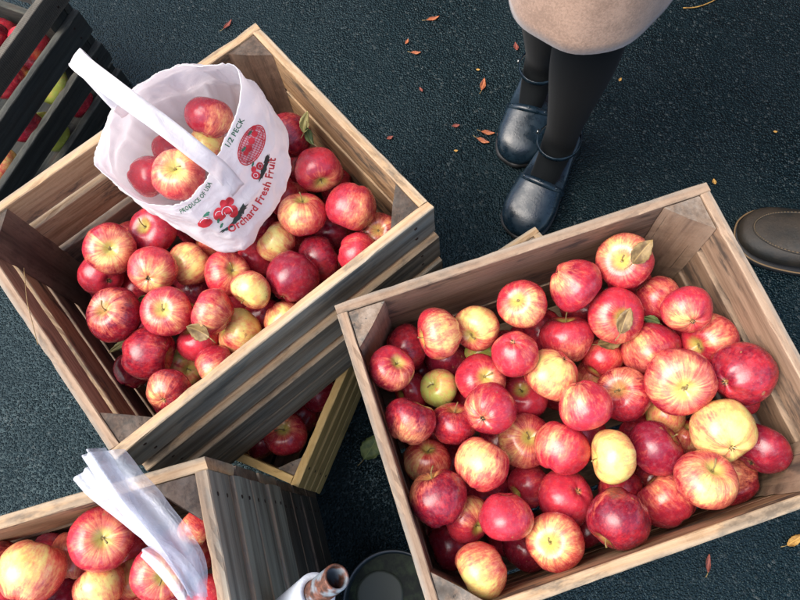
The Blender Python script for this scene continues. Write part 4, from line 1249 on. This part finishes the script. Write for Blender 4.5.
# --- woman
wbase = Vector((.37, .74, 0))
woman = empty('person', wbase); tag(woman, 'person in a beige wool coat, black tights and navy heeled shoes standing at the crates', 'person')
FR = Foot((.237, .488), (.388, .672), wbase); FLt = Foot((.272, .636), (.385, .842), wbase)
def clog(ft):
    up = [(.86, .030, .016, .050, .8), (.995, .012, .016, .030, .9)]
    secs = [(.60, .0435, .020, .074, .85), (.64, .045, .018, .071, .85), (.70, .0465, .016, .066, .82), (.78, .0475, .014, .060, .8), (.88, .043, .013, .052, .82), (.95, .032, .013, .042, .9), (.99, .016, .015, .032, 1), (1.0, .004, .018, .026, 1)]
    shoe_loft(ft, interp(secs, 22), M_SHOE, 'shoe', woman)
    # low back and sides
    secs = [(-.01, .006, .045, .075, 1), (.01, .020, .040, .092, .9), (.06, .029, .038, .088, .85), (.15, .033, .036, .070, .8), (.28, .034, .032, .060, .8), (.44, .040, .022, .052, .8), (.60, .0435, .018, .058, .8)]
    shoe_loft(ft, interp(secs, 20), M_SHOE, 'shoe_back', woman)
    secs = [(-.005, .020, .026, .040, .8), (.10, .032, .026, .040, .7), (.3, .035, .018, .034, .7), (.5, .042, .004, .022, .7), (.7, .0490, .0, .018, .7), (.85, .0465, .0, .017, .75), (.95, .034, .002, .017, .9), (1.01, .006, .006, .016, 1)]
    shoe_loft(ft, interp(secs, 24), M_SOLE, 'sole', woman)
    V, F = loft([[ft.p(x_, y_, z_) for x_, y_ in ((-.0, -.02), (.12, -.03), (.24, -.022), (.25, .0), (.24, .022), (.12, .03), (0, .02), (-.03, 0))] for z_ in (0, .015, .03)])
    mesh_obj('heel', V, F, M_SOLE, woman, False)
    # collar band with studs over the vamp edge
    P = []
    for k in range(17):
        a = PI * k / 16
        P.append(ft.p(.56 + .06 * math.sin(a), math.cos(a) * .0445, .034 + .041 * math.sin(a) ** .8))
    V, F = [], []
    for k, p in enumerate(P):
        q = ft.f * .006
        up_ = Vector((0, 0, 1)) * .0032 + (p - ft.p(.5, 0, .03)).normalized() * .0015
        V += [p - q * .9 + up_ * .4, p - q * .8 + up_, p + q * .9 + up_ * .75, p + q * 1.1 - up_ * .4]
    for k in range(16):
        for j in range(3): a = k * 4 + j; F.append((a, a + 1, a + 5, a + 4))
    mesh_obj('vamp_band', V, F, M_SHOE, woman, True)
    for k in (4, 8, 12):
        c = P[k] + Vector((0, 0, .0042)); tube([c - Vector((0, 0, .002)), c + Vector((0, 0, .0006)), c + Vector((0, 0, .0012))], [.0032, .003, .0012], 8, 'stud', M_SHOE, woman)
    band(ft, .31, .0375, .108, .043, .004, M_SHOE, 'ankle_strap', woman, .0030)
    c = ft.p(.31, -.040, .108); tube([c, c - ft.s * .003], [.0045, .004], 8, 'buckle', plain('dull_metal', (.3, .3, .28), .3, Metallic=1), woman)
clog(FR); clog(FLt)
def W3(x, y, z): return tuple(Vector((x, y, z)) - wbase)
def leg_joints(ft, knee, hip, sc_=1.0):
    q = lambda x, y, z: tuple(ft.p(x, y, z))
    return [(hip, .082), (tuple(Vector(hip).lerp(Vector(knee), .5)), .072), (knee, .053), (tuple(Vector(knee).lerp(Vector(q(.27, 0, .12)), .30)), .054), (tuple(Vector(knee).lerp(Vector(q(.27, 0, .12)), .68)), .040), (q(.26, 0, .125), .032), (q(.28, 0, .085), .034), (q(.46, 0, .052), .027), (q(.62, 0, .040), (.030, .020)), (q(.82, 0, .030), .012)]
root_j = (W3(.40, .775, .90), (.11, .09))
J = [root_j, (W3(.405, .785, 1.05), (.10, .08)), (W3(.41, .79, 1.22), (.12, .085)), (W3(.41, .79, 1.36), (.10, .07)), (W3(.405, .78, 1.43), .042), (W3(.395, .765, 1.49), .05), (W3(.385, .75, 1.56), .078), (W3(.385, .755, 1.63), .07)]
E_ = [(0, 1), (1, 2), (2, 3), (3, 4), (4, 5), (5, 6), (6, 7)]
for ft, knee, hip in ((FR, W3(.325, .580, .47), W3(.385, .70, .84)), (FLt, W3(.298, .668, .47), W3(.36, .83, .84))):
    b0 = len(J); js = leg_joints(ft, knee, hip); J += js
    E_.append((0, b0)); E_ += [(b0 + i, b0 + i + 1) for i in range(len(js) - 1)]
ws = Vector((.83, -.55, 0))   # her shoulder line
for s in (1, -1):
    b0 = len(J); c = Vector(W3(.41, .79, 1.36))
    J += [(tuple(c + ws * s * .17), .05), (tuple(c + ws * s * .22 + Vector((0, 0, -.25))), .04), (tuple(c + ws * s * .17 + Vector((-.10, -.15, -.42))), .028), (tuple(c + ws * s * .14 + Vector((-.13, -.19, -.45))), .032)]
    E_ += [(3, b0), (b0, b0 + 1), (b0 + 1, b0 + 2), (b0 + 2, b0 + 3)]
skin_body(woman, J, E_, bodymat('body_in_tights', (.0035, .0045, .005), (.55, .34, .25)))
# coat: hem ring upwards
def coat(root, base, rows, mat, name='coat', n=72, amp=.0015, seed=0):
    rings = []
    for (cx, cy, z, rx, ry, rot) in rows:
        r_ = []
        for k in range(n):
            a = 2 * PI * k / n
            w = 1 + amp / rx * (math.sin(a * 5 + seed + z * 2) + .6 * math.sin(a * 9 + z * 5 + seed)) * max(0, 1 - (z - .5) / .7) 
            x, y = math.cos(a) * rx * w, math.sin(a) * ry * w
            r_.append(Vector((cx + x * math.cos(rot) - y * math.sin(rot), cy + x * math.sin(rot) + y * math.cos(rot), z + .002 * math.sin(a * 3 + seed))) - base)
        rings.append(r_)
    V, F = loft(rings, True, (False, False))
    o = mesh_obj(name, V, F, mat, root, True)
    md = o.modifiers.new('cloth', 'SOLIDIFY'); md.thickness = .0025; md.offset = -1
    return o
wr = math.atan2(-.55, .83)
def rows_spline(rows, n):
    A = spline([Vector(r_[:3]) for r_ in rows], n); B = spline([Vector(r_[3:6]) for r_ in rows], n)
    return [(a.x, a.y, a.z, b.x, b.y, b.z) for a, b in zip(A, B)]
coat(woman, wbase, rows_spline([(.330, .628, .500, .106, .140, wr), (.342, .652, .60, .125, .140, wr), (.37, .70, .75, .175, .145, wr), (.395, .755, .90, .175, .135, wr), (.405, .785, 1.05, .145, .115, wr), (.41, .79, 1.22, .165, .115, wr), (.41, .79, 1.36, .17, .085, wr), (.41, .785, 1.42, .07, .06, wr)], 50), M_WOOL)
for s in (1, -1):
    c = Vector(W3(.41, .79, 1.36))
    tube(spline([c + ws * s * .14, c + ws * s * .20 + Vector((0, 0, -.04)), c + ws * s * .235 + Vector((0, 0, -.25)), c + ws * s * .18 + Vector((-.09, -.13, -.42)), c + ws * s * .14 + Vector((-.12, -.17, -.48))], 16), [.05 + .012 * math.sin(i / 15 * PI) for i in range(16)], 16, 'sleeve', M_WOOL, woman)
hc = Vector(W3(.388, .757, 1.60)); V, F = [], []
for i in range(13):
    th = i / 12 * PI * .80; rg = []
    for k in range(24):
        a = 2 * PI * k / 24; V.append(hc + Vector((math.sin(th) * math.cos(a) * .098 + .012, math.sin(th) * math.sin(a) * .105 + .022, math.cos(th) * .125)))
for i in range(12):
    for k in range(24): F.append((i * 24 + k, (i + 1) * 24 + k, (i + 1) * 24 + (k + 1) % 24, i * 24 + (k + 1) % 24))
mesh_obj('hair', V, F, M_HAIR, woman, True)

# --- man with the brown boot
mb = Vector((.93, .30, 0))
man = empty('person', mb); tag(man, 'person at the right edge, only one worn brown leather shoe in view', 'person')
BT = Foot((.628, .408), (.882, .262), mb); BT2 = Foot((1.00, .66), (1.25, .52), mb)
def boot(ft):
    secs = [(-.005, .012, .02, .07, 1), (.03, .034, .02, .085, .8), (.14, .040, .02, .088, .8), (.30, .043, .02, .092, .85), (.48, .046, .02, .088, .85), (.62, .0510, .02, .074, .82), (.75, .0530, .018, .062, .8), (.87, .048, .018, .054, .8), (.94, .037, .018, .047, .85), (.982, .022, .018, .040, .9), (.998, .006, .020, .030, 1)]
    shoe_loft(ft, interp(secs, 40), M_BOOT, 'upper', man, 36)
    secs = [(-.015, .020, .0, .022, .8), (.05, .036, .0, .022, .7), (.2, .041, .0, .022, .7), (.45, .046, .0, .020, .7), (.65, .0550, .0, .019, .7), (.80, .0555, .0, .019, .7), (.90, .048, .0, .019, .75), (.96, .035, .0, .019, .85), (1.0, .018, .002, .019, .9), (1.012, .005, .006, .018, 1)]
    shoe_loft(ft, interp(secs, 36), M_SOLE, 'sole', man, 36)
    # moccasin toe seam: raised ridge with stitches, and the pale welt
    P = []
    for k in range(41):
        a = -PI / 2 * 1.0 + PI * k / 40
        x = .56 + .375 * max(0, math.cos(a)) ** .75
        P.append((x, .041 * math.sin(a)))
    P = [(.38, -.039)] + P + [(.38, .039)]
    def ztop(x, y):
        for i in range(len(sx) - 1):
            if sx[i][0] <= x <= sx[i + 1][0]:
                t = (x - sx[i][0]) / (sx[i + 1][0] - sx[i][0]); w = sx[i][1] * (1 - t) + sx[i + 1][1] * t; zb = sx[i][2] * (1 - t) + sx[i + 1][2] * t; zt = sx[i][3] * (1 - t) + sx[i + 1][3] * t
                e = .82; q = min(1, abs(y) / w) ** (1 / e)
                return (zb + zt) / 2 + (zt - zb) / 2 * max(0, 1 - q * q) ** (e / 2)
        return .04
    sx = [(-.005, .012, .02, .07), (.03, .034, .02, .085), (.14, .040, .02, .088), (.30, .043, .02, .092), (.48, .046, .02, .088), (.62, .0510, .02, .074), (.75, .0530, .018, .062), (.87, .048, .018, .054), (.94, .037, .018, .047), (.982, .022, .018, .040), (1.0, .006, .020, .030)]
    pts = [ft.p(x, y, ztop(x, y) + .0006) for x, y in P]
    tube(spline(pts, 80), .0019, 8, 'toe_seam', M_BOOT, man)
    V, F = [], []
    S2 = spline([p + Vector((0, 0, .0019)) for p in pts], 110)
    for i in range(2, 107, 2):
        a, b = S2[i], S2[i + 1]; d = (b - a).normalized(); sd = Vector((-d.y, d.x, 0)) * .0007; b0 = len(V); z = Vector((0, 0, .0006))
        V += [a + sd, a - sd, b - sd, b + sd, a + sd + z, a - sd + z, b - sd + z, b + sd + z]
        F += [(b0 + 4, b0 + 5, b0 + 6, b0 + 7), (b0, b0 + 1, b0 + 5, b0 + 4), (b0 + 2, b0 + 3, b0 + 7, b0 + 6), (b0 + 1, b0 + 2, b0 + 6, b0 + 5), (b0 + 3, b0, b0 + 4, b0 + 7)]
    mesh_obj('stitching', V, F, M_THREAD, man)
    W_ = []
    ws_ = interp([(.2, .0425, 0, 0, 0), (.45, .0475, 0, 0, 0), (.65, .0555, 0, 0, 0), (.80, .0560, 0, 0, 0), (.90, .0490, 0, 0, 0), (.96, .036, 0, 0, 0), (1.0, .018, 0, 0, 0), (1.01, .002, 0, 0, 0)], 30)
    W_ = [ft.p(s_[0], -s_[1], .0195) for s_ in ws_] + [ft.p(s_[0], s_[1], .0195) for s_ in reversed(ws_)]
    tube(W_, .0016, 7, 'welt', M_WELT, man)
    # laces
    for k in range(4):
        x = .50 - k * .055
        tube(spline([ft.p(x, -.026, ztop(x, .026) + .001), ft.p(x + .015, 0, ztop(x, 0) + .003), ft.p(x, .026, ztop(x, .026) + .001)], 9), .0018, 7, 'lace', M_THREAD, man)
boot(BT); boot(BT2)
def M3(x, y, z): return tuple(Vector((x, y, z)) - mb)
J = [(M3(.99, .42, .95), (.13, .10)), (M3(.99, .42, 1.15), (.13, .10)), (M3(.98, .42, 1.35), (.15, .10)), (M3(.98, .42, 1.46), (.11, .07)), (M3(.97, .42, 1.54), .05), (M3(.95, .42, 1.62), .07), (M3(.94, .42, 1.70), .08)]
E_ = [(i, i + 1) for i in range(6)]
for ft, knee, hip in ((BT, M3(.86, .29, .50), M3(.96, .34, .90)), (BT2, M3(1.12, .56, .50), M3(1.0, .50, .90))):
    q = lambda x, y, z: tuple(ft.p(x, y, z))
    b0 = len(J); J += [(hip, .095), (knee, .065), (tuple(Vector(knee).lerp(Vector(q(.2, 0, .12)), .4)), .062), (q(.2, 0, .13), .052), (q(.22, 0, .07), .034), (q(.5, 0, .05), .026)]
    E_.append((0, b0)); E_ += [(b0 + i, b0 + i + 1) for i in range(5)]
for s in (1, -1):
    b0 = len(J); c = Vector(M3(.98, .42, 1.44)); y_ = Vector((0.25, .97, 0))
    J += [(tuple(c + y_ * s * .19), .06), (tuple(c + y_ * s * .25 + Vector((.02, 0, -.30))), .045), (tuple(c + y_ * s * .22 + Vector((-.06, 0, -.55))), .032), (tuple(c + y_ * s * .20 + Vector((-.09, 0, -.62))), .036)]
    E_ += [(3, b0), (b0, b0 + 1), (b0 + 1, b0 + 2), (b0 + 2, b0 + 3)]
skin_body(man, J, E_, bodymat('body_in_dark_trousers', (.03, .035, .05), (.10, .10, .11)))

# ------------------------------------------------------------------ dark brick facade, out of view, added to darken the ground at right
def brickmat():
    t = NT('dark_brick'); o = t.obj()
    b = t.n('ShaderNodeTexBrick'); t.set(b.inputs['Vector'], t.mapping(o, (1, 1, 1)))
    b.inputs['Color1'].default_value = (.10, .04, .03, 1); b.inputs['Color2'].default_value = (.06, .028, .022, 1); b.inputs['Mortar'].default_value = (.12, .11, .10, 1)
    b.inputs['Scale'].default_value = 4; t.P(Base_Color=b.outputs['Color'], Roughness=.9); return t.m
def slab(name, x0, x1, y0, y1, z0, z1, mat, parent):
    V = [(x, y, z) for x in (x0, x1) for y in (y0, y1) for z in (z0, z1)]
    return mesh_obj(name, V, [(0, 1, 3, 2), (4, 6, 7, 5), (0, 4, 5, 1), (2, 3, 7, 6), (0, 2, 6, 4), (1, 5, 7, 3)], mat, parent)
bd = empty('shade_facade', (2.6, 2.2, 0), R(-45)); tag(bd, 'unseen dark brick facade added to darken the upper right ground', 'shade_facade')
slab('wall', -9, 3.2, 1.2, 4.0, 0, 9.5, brickmat(), bd)
_st = plain('stone_sill', (.25, .23, .20), .8); _gl = plain('dark_glass', (.01, .012, .014), .08)
for i_ in range(3):
    for z_ in (1.2, 4.2, 7.0):
        slab('window', -7.4 + i_ * 3.3, -6.1 + i_ * 3.3, 1.15, 1.25, z_, z_ + 1.6, _gl, bd)
        slab('sill', -7.5 + i_ * 3.3, -6.0 + i_ * 3.3, 1.05, 1.3, z_ - .12, z_ - .003, _st, bd)

# ------------------------------------------------------------------ light
SUN_EL, SUN_AZ = R(58), R(186)       # direction TO the sun, azimuth from +x counter-clockwise
w = bpy.data.worlds.new('World'); sc.world = w; w.use_nodes = True
nt = w.node_tree; nt.nodes.clear()
sky = nt.nodes.new('ShaderNodeTexSky'); sky.sky_type = 'NISHITA'; sky.sun_disc = False
sky.sun_elevation = SUN_EL; sky.sun_rotation = PI / 2 - SUN_AZ
sky.dust_density = 3.0; sky.ozone_density = 1.0
bg = nt.nodes.new('ShaderNodeBackground'); bg.inputs[1].default_value = .135
wo = nt.nodes.new('ShaderNodeOutputWorld')
nt.links.new(sky.outputs[0], bg.inputs[0]); nt.links.new(bg.outputs[0], wo.inputs[0])
sl = bpy.data.lights.new('sun', 'SUN'); sl.energy = 1.5; sl.angle = R(50); sl.color = (1, .95, .88)
so = bpy.data.objects.new('sun', sl); col.objects.link(so)
sd = Vector((math.cos(SUN_EL) * math.cos(SUN_AZ), math.cos(SUN_EL) * math.sin(SUN_AZ), math.sin(SUN_EL)))
so.rotation_mode = 'QUATERNION'; so.rotation_quaternion = sd.to_track_quat('Z', 'Y'); so.location = sd * 5

sc.view_settings.view_transform = 'Standard'
sc.view_settings.look = 'None'
sc.view_settings.exposure = 1.5
sc.view_settings.gamma = 1
sc.view_settings.use_curve_mapping = False
sc.render.engine = 'CYCLES'
try: sc.cycles.use_denoising = True
except Exception: pass
